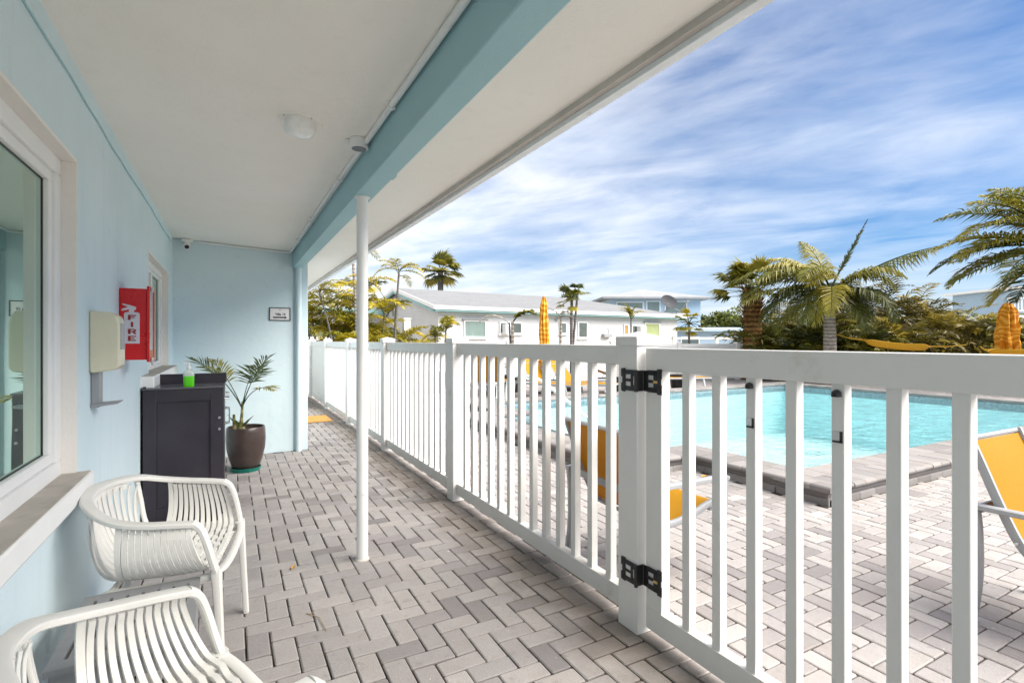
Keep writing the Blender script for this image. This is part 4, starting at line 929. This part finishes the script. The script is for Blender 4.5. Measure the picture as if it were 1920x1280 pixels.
def slim(name, px, D, toppy, label, tr, seed, nfr=7, L=.8, leaf='leafyellow', basepx=None, barkm='caneold', ll=.24, stalk=.2, elr=(.1, 1.3), group='slender young palms around the pool', azs=None, dr=(1.0, 2.0), lw=.026):
    b = P(px if basepx is None else basepx, D, 0); tp = PZ(px, toppy, D); ln = (tp.x-b.x, tp.y-b.y)
    def cr(mb, c):
        rg = random.Random(seed)
        for k in range(nfr):
            az = rg.uniform(0, 6.28) if azs is None else azs[k % len(azs)]+rg.uniform(-.2, .2)
            frond(mb, c+UP*rg.uniform(-.12, .08), az, rg.uniform(*elr), L*rg.uniform(.8, 1.15), rg.uniform(*dr), 20, ll, lw, rg, (0, 0, 0), ldroop=.7, rr=.010, stalk=stalk)
    return palm(name, b, label, tp.z, tr, cr, M[barkm], M[leaf], ln, group=group)
slim('slender_palm', 748, 14.6, 510, 'slender palm with a thin dark leaning trunk in front of the white gable', (.045, .026), 61, 9, .75, basepx=738)
slim('slender_palm', 598, 14.0, 545, 'thin dark leaning palm stem at the left end of the areca palms', (.03, .02), 62, 6, .8, basepx=632)
slim('slender_palm', 661, 14.4, 470, 'pale straight palm stem rising beside the white column', (.05, .035), 63, 8, .9, basepx=671, barkm='barkgrey')
def fanpalm(name, px, D, toppy, label, tr, seed, nf=16, Lp=.6, Rr=.6, leaf='leafgreen', basepx=None, wind=(0, 0, 0), barkm='caneold', group=None):
    b = P(px if basepx is None else basepx, D, 0); tp = PZ(px, toppy, D)
    def cr(mb, c):
        rg = random.Random(seed)
        for k in range(nf): fan(mb, c, rg.uniform(0, 6.28), rg.uniform(-.7, 1.3), Lp*rg.uniform(.7, 1.1), Rr*rg.uniform(.8, 1.15), rg, droop=rg.uniform(.4, 1.1), wind=wind, n=20)
    return palm(name, b, label, tp.z, tr, cr, M[barkm], M[leaf], (tp.x-b.x, tp.y-b.y), group=group)
fanpalm('fan_palm', 826, 34, 507, 'lone tall fan palm rising behind the white house roof against the sky', (.22, .17), 71, 34, .75, .95, wind=(CS*.25, -SN*.25, 0), barkm='caneold')
# palms in planters along the far fence and young palms behind it
def planter(px, D, r, h, label, group='dark round planters along the far fence', square=False):
    pl = empty('planter', P(px, D, 0)); tag(pl, label, 'planter', group); mb = MB()
    mb.lathe([(0, 0), (r*.72, 0), (r*.85, h*.3), (r, h*.93), (r, h), (r*.9, h), (r*.88, h*.93), (0, h*.93)], 20); mb.build('pot', M['potdark'], pl, smooth=True)
    mb = MB(); mb.lathe([(0, h*.90), (r*.87, h*.945), (0, h*.96)], 16); mb.build('soil', M['joint'], pl); return pl
planter(960, 12.9, .27, .42, 'dark planter of the arching palm, left of the raised yellow loungers')
planter(1068, 13.2, .27, .42, 'dark planter under the forked fan palm right of the orange umbrella')
planter(815, 12.6, .30, .50, 'large dark planter seen through the pickets left of the second fence post')
planter(1168, 12.6, .22, .40, 'dark grey planter seen beside the gate post')
planter(1270, 13.4, .2, .40, 'dark planter behind the flat lounger right of the gate post')
slim('potted_palm', 961, 12.9, 603, 'palm in a dark planter with green fronds arching to the right', (.05, .035), 81, 3, .72, basepx=961, barkm='barkgrey', leaf='leafgreen', azs=[RT+.1, RT-.2, RT+.3], elr=(.95, 1.15), dr=(1.3, 1.6), ll=.30, lw=.05, group=None)
slim('bare_palm', 955, 12.95, 605, 'dry brown frond of the potted palm hanging to the left', (.03, .02), 82, 1, .8, basepx=959, leaf='leafgrey', azs=[LF], elr=(.75, .76), dr=(1.6, 1.7), ll=.22, group=None)
fanpalm('fan_palm', 1072, 13.2, 560, 'slender fan palm with two leafy heads right of the orange umbrella', (.045, .035), 83, 9, .28, .30, leaf='leafgreen', basepx=1071)
fanpalm('fan_palm', 1083, 13.3, 551, 'small upper head of leaves beside the slender fan palm', (.03, .03), 84, 8, .25, .30, leaf='leafgreen', basepx=1072)
slim('bare_palm', 1052, 13.1, 600, 'nearly leafless brown palm just left of the slender fan palm', (.05, .03), 85, 4, .5, basepx=1050, leaf='leafgrey', elr=(.4, 1.3), group=None, barkm='barkgrey', ll=.15)
slim('slender_palm', 816, 12.7, 628, 'small yellow green palm in front of the house window, left', (.035, .025), 86, 8, .5, basepx=814)
slim('slender_palm', 836, 12.9, 618, 'slim yellow green sapling palm beside the white wall left of the first house window', (.03, .02), 87, 9, .5, basepx=832, elr=(.7, 1.5))
slim('young_palm', 1183, 17.0, 596, 'young orange leaved palm in front of the house right end, upright', (.03, .02), 88, 9, .55, elr=(1.1, 1.5), leaf='leafyellow', ll=.14)
fanpalm('young_palm', 1292, 17.2, 606, 'young branching palm with olive heads just right of the white house', (.04, .03), 89, 14, .45, .35, leaf='leafyellow')
clump(P(786, 15.5, 0), 1.75, .42, 160, 'yellow green bush in front of the gable end of the house', M['leafyellow'], nf=16, stems=3, ll=.22, lw=.03, name='yellow_bush', cat='bush', group=None, infill=260)
clump(P(920, 13.0, 0)+Vector((.1, .1, 0)), 1.35, .3, 161, 'small pale flowering bush against the far fence below the air conditioner', M['leafgrey'], nf=10, stems=2, ll=.16, lw=.04, name='pale_bush', cat='bush', group=None, infill=60)
# potted palm beside the cabinet
pp = empty('potted_plant', (.135, 5.76, 0)); tag(pp, 'young palm in a glossy brown pot on a teal saucer beside the cabinet', 'potted plant')
t = NT('glazed_brown_pot'); v = t.tc(); n_ = t.noise(v, 6, 4); M['potbrown'] = t.end(t.pbr(t.ramp(n_, [(.3, (.042, .029, .026)), (.7, (.078, .056, .050))]), .28, t.bump(t.noise(v, 22, 3), .15, .004)))
mb = MB(); mb.lathe([(0, .022), (.105, .022), (.118, .03), (.150, .12), (.172, .22), (.178, .31), (.176, .38), (.172, .425), (.168, .432), (.158, .430), (.155, .39), (0, .39)], 40); mb.build('pot', M['potbrown'], pp, smooth=True, ang=50)
mb = MB(); mb.lathe([(0, .0), (.125, .0), (.140, .035), (.135, .036), (.12, .012), (0, .012)], 32); mb.build('saucer', simple('teal_saucer', (.008, .19, .145), .4), pp, smooth=True)
mb = MB(); mb.lathe([(0, .391), (.154, .392), (.08, .405), (0, .41)], 24); mb.build('soil', M['joint'], pp)
mb = MB(); rg = random.Random(9); c0 = Vector((-.05, -.03, .40))
mb.tube(bez([c0, c0+Vector((.01, 0, .10)), c0+Vector((.02, .01, .28))], 6), [.026, .024, .02, .017, .014, .012, .01], 8); 
mb.tube([c0+Vector((.02, 0, 0)), c0+Vector((.0, .0, .07))], [.03, .02], 8); mb.tube([c0+Vector((-.05, 0, 0)), c0+Vector((-.055, .0, .16))], [.02, .012], 8); mb.build('stem', M['cane'], pp, smooth=True)
mb = MB(); cc = c0+Vector((.015, .01, .22))
frond(mb, cc, RT+.1, 1.30, .56, .40, 14, .33, .023, rg, (0, 0, 0), u=.22, stalk=.45, fold=.15, ldroop=.25, rr=.007, vee=.75)
frond(mb, cc, LF+.25, 1.12, .66, .62, 15, .27, .023, rg, (0, 0, 0), u=.35, stalk=.5, fold=.3, ldroop=.3, rr=.007, vee=1.0)
frond(mb, cc, LF-.2, 1.12, .58, .4, 14, .24, .022, rg, (0, 0, 0), u=.85, stalk=.5, fold=.3, ldroop=.3, rr=.006, vee=1.3)
frond(mb, cc, RT-.25, 1.15, .46, 1.5, 11, .17, .020, rg, (0, 0, 0), u=.95, stalk=.55, fold=.1, ldroop=.35, rr=.006, vee=1.2)
frond(mb, cc, AW, 1.25, .5, .7, 12, .24, .02, rg, (0, 0, 0), u=.3, stalk=.5, fold=.2, ldroop=.3, rr=.006)
for a, e, l in ((RT, 1.0, .16), (LF+.6, 1.2, .17), (TO, 1.1, .12), (RT-.5, .8, .13)):
    p = c0+Vector((.03*math.cos(a), .03*math.sin(a), .03)); d = Vector((math.cos(a)*math.cos(e), math.sin(a)*math.cos(e), math.sin(e))); s_ = d.cross(UP).normalized()*.028
    mb.add([p, p+d*l*.5+s_, p+d*l*.9+Vector((math.cos(a), math.sin(a), 0))*.03, p+d*l*.5-s_], [(0, 1, 2, 3)], (.55, .5))
mb.build('foliage', M['leafpot'], pp, rec=False)
# far trees
def tree(px, D, h, rad, seed, label, name='far_tree', leaf='leaftree', group='distant trees beyond the houses'):
    rg = random.Random(seed); r = empty(name, P(px, D, 0)); tag(r, label, 'tree', group); mb = MB()
    trunk_mesh([(0, 0, 0), (.1, 0, h*.4), (0, 0, h*.75)], (.22, .08), M['caneold'], 'trunk', r, 8)
    bl = [(Vector((rg.gauss(0, rad*.55), rg.gauss(0, rad*.4), h*rg.uniform(.55, .88))), rad*rg.uniform(.28, .5)) for _ in range(11)]
    for c, q in bl:
        for _ in range(170):
            d = Vector((rg.gauss(0, 1), rg.gauss(0, 1), rg.gauss(0, 1))).normalized(); p = c+d*q*rg.uniform(.55, 1.05); a = Vector((rg.uniform(-1, 1), rg.uniform(-1, 1), rg.uniform(-1, 1))).normalized(); b = a.cross(d).normalized(); s = rad*rg.uniform(.05, .12)
            mb.add([p-a*s, p+b*s*.6, p+a*s, p-b*s*.6], [(0, 1, 2, 3)], (rg.random(), rg.random()))
    mb.build('crown', M[leaf], r, rec=False); return r
tree(970, 46, 5.7, 1.0, 201, 'small rounded tree showing above the house roof left of the umbrella')
tree(1010, 46, 5.5, 1.1, 202, 'tree top above the house roof directly behind the closed umbrella')
tree(1050, 45, 5.7, 1.9, 203, 'wider tree top above the roof between the umbrella and the two-storey house')
for k, (px, h, rr_) in enumerate(((1325, 4.1, 2.0), (1348, 4.6, 2.4), (1372, 4.9, 2.5), (1395, 4.5, 2.2))): tree(px, 66, h, rr_, 210+k, ['leftmost distant green tree above the low pale blue roof', 'second distant green tree from the left above the low pale blue roof', 'tallest distant green tree above the low pale blue roof', 'distant green tree touching the booted palm trunk'][k])
# hammocks
def hammock(a, b, label, w=.55, sag=.10, rope=.5):
    a, b = Vector(a), Vector(b); hm = empty('hammock', a); tag(hm, label, 'hammock', 'golden canvas hammocks below the palms'); d = b-a; L = d.length; t = d.normalized(); s = t.cross(UP).normalized(); mb = MB(); rings = []
    for i in range(25):
        f = i/24; p = t*(rope+(L-2*rope)*f); fl = min(1, min(f, 1-f)*9)**.5; row = []
        for k in range(9):
            q = k/8*2-1; row.append(p+s*(w*.5*q*(.25+.75*fl))+UP*(-sag*math.sin(math.pi*f)+.17*abs(q)**1.5*fl-.10*fl))
        rings.append(row+[x-UP*.012 for x in row[::-1]])
    mb.loft(rings); mb.build('canvas', M['canvas'], hm, smooth=True)
    mb = MB(); mb.tube([(0, 0, .12), t*rope*.5+UP*.03, t*rope], .012, 6); mb.tube([t*L+UP*.12, t*(L-rope*.5)+UP*.03, t*(L-rope)], .012, 6)
    for q in (-1, 1): mb.tube([t*rope*.4+UP*.05, t*(rope+.12)+s*(q*w*.2)+UP*.03], .008, 5)
    mb.build('rope', M['canvas'], hm, smooth=True); return hm
pa = PZ(1566, 634, 14.9); pb = PZ(1812, 655, 13.0); hammock(pa, pb, 'golden hammock tied to the tall grey palm trunk, left of the dry grey plant', sag=.05, rope=.72)
pa = PZ(1838, 658, 13.4); pb = PZ(1985, 655, 12.6); hammock(pa, pb, 'golden hammock low behind the right-hand closed umbrella', sag=.05, rope=.15)
# ================================================================== HOUSES
def hpart(mb, name, mat, par, **k): return mb.build(name, mat, par, **k)
HA = Vector((7.18, 19.3, 0)); HB = Vector((21.2, 20.35, 0)); hd = (HB-HA).normalized(); hrz = math.atan2(hd.y, hd.x); HL = (HB-HA).length
house = empty('white_house', HA, hrz); tag(house, 'long white single-storey house with grey shingle roof and teal trim beyond the pool', 'house')
HW = 8.2; EZ = 2.62; RZ = 3.62
def hx(px):                                   # where picture column px meets the facade
    L = (px-CX)/F; d = Vector((SN+L*CS, CS-L*SN, 0)); n = Vector((-hd.y, hd.x, 0)); t = HA.dot(n)/d.dot(n); p = d*t; return (p-HA).dot(hd), p.x*SN+p.y*CS
def hz(px, py): return CH-(py-HY)/F*hx(px)[1]
mb = MB(); mb.prism([(0, 0), (HW, 0), (HW, EZ), (HW/2, RZ-.06), (0, EZ)], 'x', 0, HL-4.2); mb.box(HL-4.2, HL, 0, HW, 0, EZ); hpart(mb, 'wall', M['housewhite'], house)
mb = MB(); o = .42; th = .10; kz = (RZ-EZ)/(HW/2); ez = EZ-o*kz+.10; ry = RZ+.06; xr = HL-4.3
A = [(-.35, -o, ez), (HL+.35, -o, ez), (HL+.35, HW+o, ez), (-.35, HW+o, ez), (-.35, HW/2, ry), (xr, HW/2, ry)]
B = [(x, y, z-th) for x, y, z in A]
mb.add(A+B, [(0, 1, 5, 4), (1, 2, 5), (2, 3, 4, 5), (6, 10, 11, 7), (7, 11, 8), (8, 11, 10, 9), (0, 6, 7, 1), (1, 7, 8, 2), (2, 8, 9, 3), (3, 9, 10, 4), (4, 10, 6, 0)]); hpart(mb, 'roof', M['shingle'], house)
mb = MB(); mb.box(-.36, HL+.36, -o-.03, -o-.002, ez-.13, ez+.012); mb.box(HL+.352, HL+.38, -o, HW+o, ez-.13, ez+.012)
for y0, y1, s in ((-o, HW/2, 1), (HW/2, HW+o, -1)):
    za, zb = (ez, ry) if s == 1 else (ry, ez); mb.prism([(y0, za-.14), (y1, zb-.14), (y1, zb+.014), (y0, za+.014)], 'x', -.38, -.352)
hpart(mb, 'fascia', M['whitepaint'], house)
mb = MB(); mb.box(.0, HL+.02, -.04, -.004, EZ-.22, EZ-.09); mb.box(-.30, HL+.3, -o+.02, -.05, ez-.20, ez-.135)
for y0, y1, za, zb in ((-o+.1, HW/2, ez-.145, ry-.145), (HW/2, HW+o-.1, ry-.145, ez-.145)): mb.prism([(y0, za-.10), (y1, zb-.10), (y1, zb), (y0, za)], 'x', -.37, -.30)
hpart(mb, 'soffit_trim', M['tealtrim'], house)
def hwin(x0, x1, z0, z1, pane, fr=.05, blind=None, par=house, y=0., proud=.05, sill=True):
    mb = MB(); mb.box(x0, x1, y-proud, y-.002, z1-fr, z1); mb.box(x0, x1, y-proud, y-.002, z0, z0+fr); mb.box(x0, x0+fr, y-proud, y-.002, z0+fr, z1-fr); mb.box(x1-fr, x1, y-proud, y-.002, z0+fr, z1-fr)
    w = mb.build('window', M['whitepaint'], par); mb = MB(); mb.box(x0+fr, x1-fr, y-proud*.5, y-.0025, z0+fr, z1-fr); mb.build('pane', pane, w)
    mb = MB(); mb.box(x0-.05, x1+.05, y-proud-.04, y-.002, z0-.06, z0-.003)
    if sill: mb.build('sill', M['whitepaint'], w)
    else:
        mb.build('sill', M['whitepaint'], w); mb = MB(); mb.box(x0-.06, x1+.06, y-proud-.05, y-.002, z1+.004, z1+.045); mb.build('head_trim', M['greyroof'], w)
    return w
def pw(pxa, pya, pxb, pyb, pane, **k): return hwin(hx(pxa)[0], hx(pxb)[0], hz(pxb, pyb), hz(pxa, pya), pane, **k)
pw(869, 600, 911, 633, M['glassteal'], sill=False); pw(936, 603, 957, 626, M['glassdark']); pw(958, 604, 978, 626, M['glassdark'])
pw(1048, 604, 1062, 626, M['glassdark']); pw(1083, 603, 1101, 634, M['glassdark']); pw(1169, 608, 1178, 634, simple('curtain_tan', (.42, .24, .07), .8)); pw(1184, 609, 1207, 626, M['glassdark']); pw(1208, 605, 1236, 634, M['curtain'], sill=False)
def acunit(px0, px1, py0, py1, label):
    a = empty('air_conditioner', HA+hd*hx(px0)[0], hrz); w = hx(px1)[0]-hx(px0)[0]; z0, z1 = hz(px1, py1), hz(px0, py0); tag(a, label, 'air conditioner')
    mb = MB(); mb.box(0, w, -.36, -.055, z0, z1); mb.build('case', M['acwhite'], a, bevel=.015); mb = MB()
    for k in range(7): zz = z0+(z1-z0)*(.15+.1*k); mb.box(.05, w-.05, -.366, -.3605, zz, zz+.02)
    mb.build('grille', M['alu'], a); return a
acunit(940, 952, 608, 626, 'white window air conditioner in the double window left of the umbrella'); acunit(1192, 1202, 611, 626, 'white window air conditioner near the right end of the house')
ub = empty('utility_box', HA+hd*hx(1128)[0], hrz); tag(ub, 'small grey blue utility box with a bent pipe on the white house wall', 'utility box')
mb = MB(); w = hx(1143)[0]-hx(1128)[0]; z = hz(1135, 632); mb.box(0, w, -.2, -.004, z, z+.16); mb.build('box', M['alu'], ub, bevel=.01); mb = MB(); mb.tube([(w*.7, -.1, z+.16), (w*.7, -.1, z+.35), (w*.55, -.1, z+.42)], .02, 8); mb.build('pipe', M['alu'], ub, smooth=True)
# satellite dish on the house corner
sd = empty('satellite_dish', HA+hd*(HL+.05)+Vector((0, .3, ez+.12))); tag(sd, 'grey satellite dish with feed arm on the right corner of the house roof', 'satellite dish'); sd.rotation_euler = (0, 0, RT)
mb = MB(); rings = []
nrm = Vector((.35, -.75, .45)).normalized(); s1_ = nrm.cross(UP).normalized(); s2_ = s1_.cross(nrm); cD = Vector((-.28, -.1, .62))
for i in range(7):
    q = .50*(i/6+.01); rings.append([cD+s1_*(q*1.08*math.cos(2*math.pi*k/24))+s2_*(q*.85*math.sin(2*math.pi*k/24))+nrm*(.16*(i/6)**2-.1) for k in range(24)])
rings = rings+[[p-nrm*.015 for p in r] for r in rings[::-1]]; mb.loft(rings); mb.build('reflector', simple('dish_grey', (.055, .058, .066), .8, spec=.2), sd, smooth=True)
mb = MB(); mb.tube([(-.55, 0, -.1), (-.30, -.02, .45), cD-nrm*.1], .028, 8); mb.tube([cD-nrm*.1-s2_*.2, (.25, -.3, .12), (.62, -.42, .62)], .018, 8); mb.tube([(.25, -.3, .12), (.05, 0, -.05)], .02, 8); mb.box(.58, .70, -.46, -.38, .58, .70); mb.build('arm', M['alu'], sd)
# two-storey house behind
def blockhouse(name, px, D, w, d, h, label, wallm, roofm, rz=0, hip=1.2, ov=.7, wins=(), rise=None):
    b = empty(name, P(px, D, 0), rz); tag(b, label, 'house'); mb = MB(); mb.box(-w/2, w/2, -d/2, d/2, 0, h); mb.build('wall', wallm, b)
    mb = MB(); X, Y = w/2+ov, d/2+ov; r = max(0, X-Y); z0 = h+.001; t = z0+.18; rs = rise or hip
    mb.add([(-X, -Y, z0), (X, -Y, z0), (X, Y, z0), (-X, Y, z0), (-X, -Y, t), (X, -Y, t), (X, Y, t), (-X, Y, t), (-r, 0, t+rs), (r, 0, t+rs)],
           [(3, 2, 1, 0), (0, 1, 5, 4), (1, 2, 6, 5), (2, 3, 7, 6), (3, 0, 4, 7), (4, 5, 9, 8), (5, 6, 9), (6, 7, 8, 9), (7, 4, 8)]); mb.build('roof', roofm, b)
    for x0, x1, z0, z1 in wins: hwin(x0, x1, z0, z1, M['glassdark'], .08, par=b, y=-d/2, proud=.08)
    return b
b2 = blockhouse('two_storey_house', 1203, 56, 9.2, 9, 5.35, 'two-storey pale blue house with grey hip roof rising behind the white house', M['houseblue'], M['greyroof'], rz=RT+.05, hip=1.25, ov=.85, wins=((-3.9, -1.2, 4.1, 5.1), (-.9, .5, 4.1, 5.2), (.95, 3.2, 3.9, 5.2)))
blockhouse('low_white_building', 620, 27, 8.5, 6, 2.55, 'low white building with a teal roof edge behind the areca palms', M['housewhite'], M['greyroof'], rz=.1, hip=.6, ov=.45, wins=((-3.0, 2.0, 1.35, 2.1),))
mb = MB(); b_ = [o for o in bpy.data.objects if o.name.startswith('low_white_building')][0]; mb.box(-4.75, 4.75, -3.50, -3.462, 2.52, 2.78); mb.build('fascia', M['tealtrim'], b_)
blockhouse('pale_blue_bungalow', 1338, 46, 11, 7, 2.0, 'low pale blue building with a flat light roof left of the booted palm', M['houseblue'], M['blueroof'], rz=RT+.1, hip=.25, ov=.5, wins=((-4.6, -3.0, .9, 1.6), (1.0, 2.2, .9, 1.7)))
b5 = blockhouse('balcony_house', 1884, 33, 3.3, 5, 2.5, 'pale blue house with a white balcony railing behind the right palm fronds', M['houseblue'], M['whitepaint'], rz=RT-.05, hip=.25, ov=.4, wins=((-1.4, -.4, 1.2, 2.1), (.2, 1.3, 1.2, 2.1)))
mb = MB(); mb.box(-2.2, 2.2, -2.75, -2.69, 3.72, 3.79); mb.box(-2.2, 2.2, -2.75, -2.69, 2.98, 3.04)
for k in range(23): x = -2.18+k*.198; mb.box(x-.02, x+.02, -2.74, -2.70, 3.04, 3.72)
mb.build('balcony_railing', M['whitepaint'], b5)
mb = MB(); mb.box(-1.5, 1.5, -1.2, 2.2, 2.72, 4.3); mb.build('upper_wall', M['houseblue'], b5); mb = MB(); mb.box(-1.9, 1.9, -2.7, 2.6, 4.31, 4.45); mb.build('upper_roof', M['whitepaint'], b5)
blockhouse('small_blue_house', 1535, 33, 1.9, 3, 1.9, 'small pale blue house glimpsed through the leaves left of the tall palm trunk', M['houseblue'], M['blueroof'], rz=RT, hip=.5, ov=.15, wins=((-.6, .5, .6, 1.2),))
mb = MB(); mb.box(-.1, .1, -.1, .1, 0, 1.95); mb.box(-.12, .12, -.12, .12, 1.94, 1.98); o = mb.build('post_pillar', M['acwhite']); o.location = P(762, 16.4, 0); tag(o, 'plain grey white pillar in front of the gable end of the house', 'pillar')

# ================================================================== SKY, SUN, CAMERA
sc_ = bpy.context.scene
w = bpy.data.worlds.new('World'); sc_.world = w; w.use_nodes = True; nt = w.node_tree; nt.nodes.clear()
SUN_AZ, SUN_EL = R(137), R(46)               # azimuth measured clockwise from +Y
def N(ty, **k):
    nd = nt.nodes.new(ty)
    for a, b in k.items():
        if a == 'i':
            for q, v in b.items(): nd.inputs[q].default_value = v
        else: setattr(nd, a, b)
    return nd
lk = nt.links.new
sky = N('ShaderNodeTexSky', sky_type='NISHITA', sun_disc=False, sun_elevation=SUN_EL, sun_rotation=SUN_AZ, altitude=0, air_density=1.0, dust_density=.6, ozone_density=3.0)
tc = N('ShaderNodeTexCoord'); sp = N('ShaderNodeSeparateXYZ'); lk(tc.outputs['Generated'], sp.inputs[0])
def m(op, a, b=0., c=0.):
    nd = N('ShaderNodeMath', operation=op)
    for k, v in enumerate((a, b, c)):
        if hasattr(v, 'node'): lk(v, nd.inputs[k])
        else: nd.inputs[k].default_value = v
    return nd.outputs[0]
z = m('ADD', m('MAXIMUM', sp.outputs[2], 0.), .10)
pl = N('ShaderNodeCombineXYZ'); lk(m('DIVIDE', sp.outputs[0], z), pl.inputs[0]); lk(m('DIVIDE', sp.outputs[1], z), pl.inputs[1])
def cl_noise(rot, sc, loc, scale, det, ro, dist):
    mp_ = N('ShaderNodeMapping', vector_type='TEXTURE', i={'Rotation': (0, 0, rot), 'Scale': sc, 'Location': loc}); lk(pl.outputs[0], mp_.inputs[0])
    n_ = N('ShaderNodeTexNoise', i={'Scale': scale, 'Detail': det, 'Roughness': ro, 'Distortion': dist}); lk(mp_.outputs[0], n_.inputs['Vector']); return n_.outputs['Fac']
CR = R(-74)
n1 = cl_noise(CR, (1.8, 1.0, 1), (3.1, 1.2, 0), .95, 8, .55, .6)
n2 = cl_noise(CR+.25, (1.4, .9, 1), (8.3, 4.2, 0), 2.1, 8, .58, .6)
n3 = cl_noise(CR, (3, 2, 1), (1.3, 7.2, 0), .35, 3, .5, 0)
# thin cloud thickens toward the left of the photograph
leftness = m('MULTIPLY_ADD', m('SUBTRACT', m('MULTIPLY', sp.outputs[0], -CS), m('MULTIPLY', sp.outputs[1], -SN)), .5, .0)
cov = m('ADD', m('ADD', m('MULTIPLY', n1, .62), m('MULTIPLY', n2, .34)), m('MULTIPLY', n3, .30))
cov = m('ADD', cov, m('MULTIPLY', leftness, .54))
rp = N('ShaderNodeValToRGB'); e = rp.color_ramp.elements; e[0].position = .36; e[0].color = (0, 0, 0, 1); e[1].position = .78; e[1].color = (1, 1, 1, 1); lk(cov, rp.inputs[0])
tint = N('ShaderNodeMix', data_type='RGBA', blend_type='MULTIPLY', i={0: 1.0}); lk(sky.outputs[0], tint.inputs[6]); tint.inputs[7].default_value = (.31, .47, .62, 1)
cm = N('ShaderNodeMix', data_type='RGBA'); lk(m('MULTIPLY', rp.outputs[0], .92), cm.inputs[0]); lk(tint.outputs[2], cm.inputs[6]); n4 = cl_noise(CR+.1, (1.7, 1.0, 1), (2.3, 9.2, 0), 1.5, 6, .55, .5); gv = N('ShaderNodeValToRGB'); e = gv.color_ramp.elements
e[0].position = .36; e[0].color = (.62, .70, .82, 1); e[1].position = .60; e[1].color = (1, 1, 1, 1); lk(m('ADD', n4, m('MULTIPLY', leftness, .22)), gv.inputs[0])
gs = N('ShaderNodeMix', data_type='RGBA', blend_type='MULTIPLY', i={0: 1.0}); lk(gv.outputs[0], gs.inputs[6]); gs.inputs[7].default_value = (5.9, 5.9, 5.9, 1); lk(gs.outputs[2], cm.inputs[7])
hzr = N('ShaderNodeValToRGB'); e = hzr.color_ramp.elements; e[0].position = .0; e[0].color = (1, 1, 1, 1); e[1].position = .16; e[1].color = (0, 0, 0, 1); lk(sp.outputs[2], hzr.inputs[0])
hm_ = N('ShaderNodeMix', data_type='RGBA'); lk(m('MULTIPLY', hzr.outputs[0], .6), hm_.inputs[0]); lk(cm.outputs[2], hm_.inputs[6]); hm_.inputs[7].default_value = (4.5, 4.5, 4.7, 1)
bg = N('ShaderNodeBackground', i={'Strength': .052}); lk(hm_.outputs[2], bg.inputs[0]); wo = N('ShaderNodeOutputWorld'); lk(bg.outputs[0], wo.inputs[0])
sl_ = bpy.data.lights.new('sun', 'SUN'); sl_.energy = 2.6; sl_.angle = R(60); sl_.color = (1, .925, .82); so = bpy.data.objects.new('sun', sl_); col.objects.link(so)
dirv = Vector((math.sin(SUN_AZ)*math.cos(SUN_EL), math.cos(SUN_AZ)*math.cos(SUN_EL), math.sin(SUN_EL))); so.rotation_euler = dirv.to_track_quat('Z', 'Y').to_euler()
cam = bpy.data.cameras.new('camera'); cam.sensor_width = 36; cam.lens = F/1920*36; cam.shift_y = (HY-640)/1920; cam.clip_start = .02; cam.clip_end = 3000
co = bpy.data.objects.new('camera', cam); col.objects.link(co); co.location = (0, 0, CH); co.rotation_euler = (R(90), 0, -TH); sc_.camera = co
sc_.view_settings.view_transform = 'Standard'; sc_.view_settings.look = 'None'; sc_.view_settings.exposure = 2.2; sc_.view_settings.gamma = 1; sc_.view_settings.use_curve_mapping = False
sc_.render.engine = 'CYCLES'; sc_.cycles.max_bounces = 12; sc_.cycles.diffuse_bounces = 6; sc_.cycles.transparent_max_bounces = 12
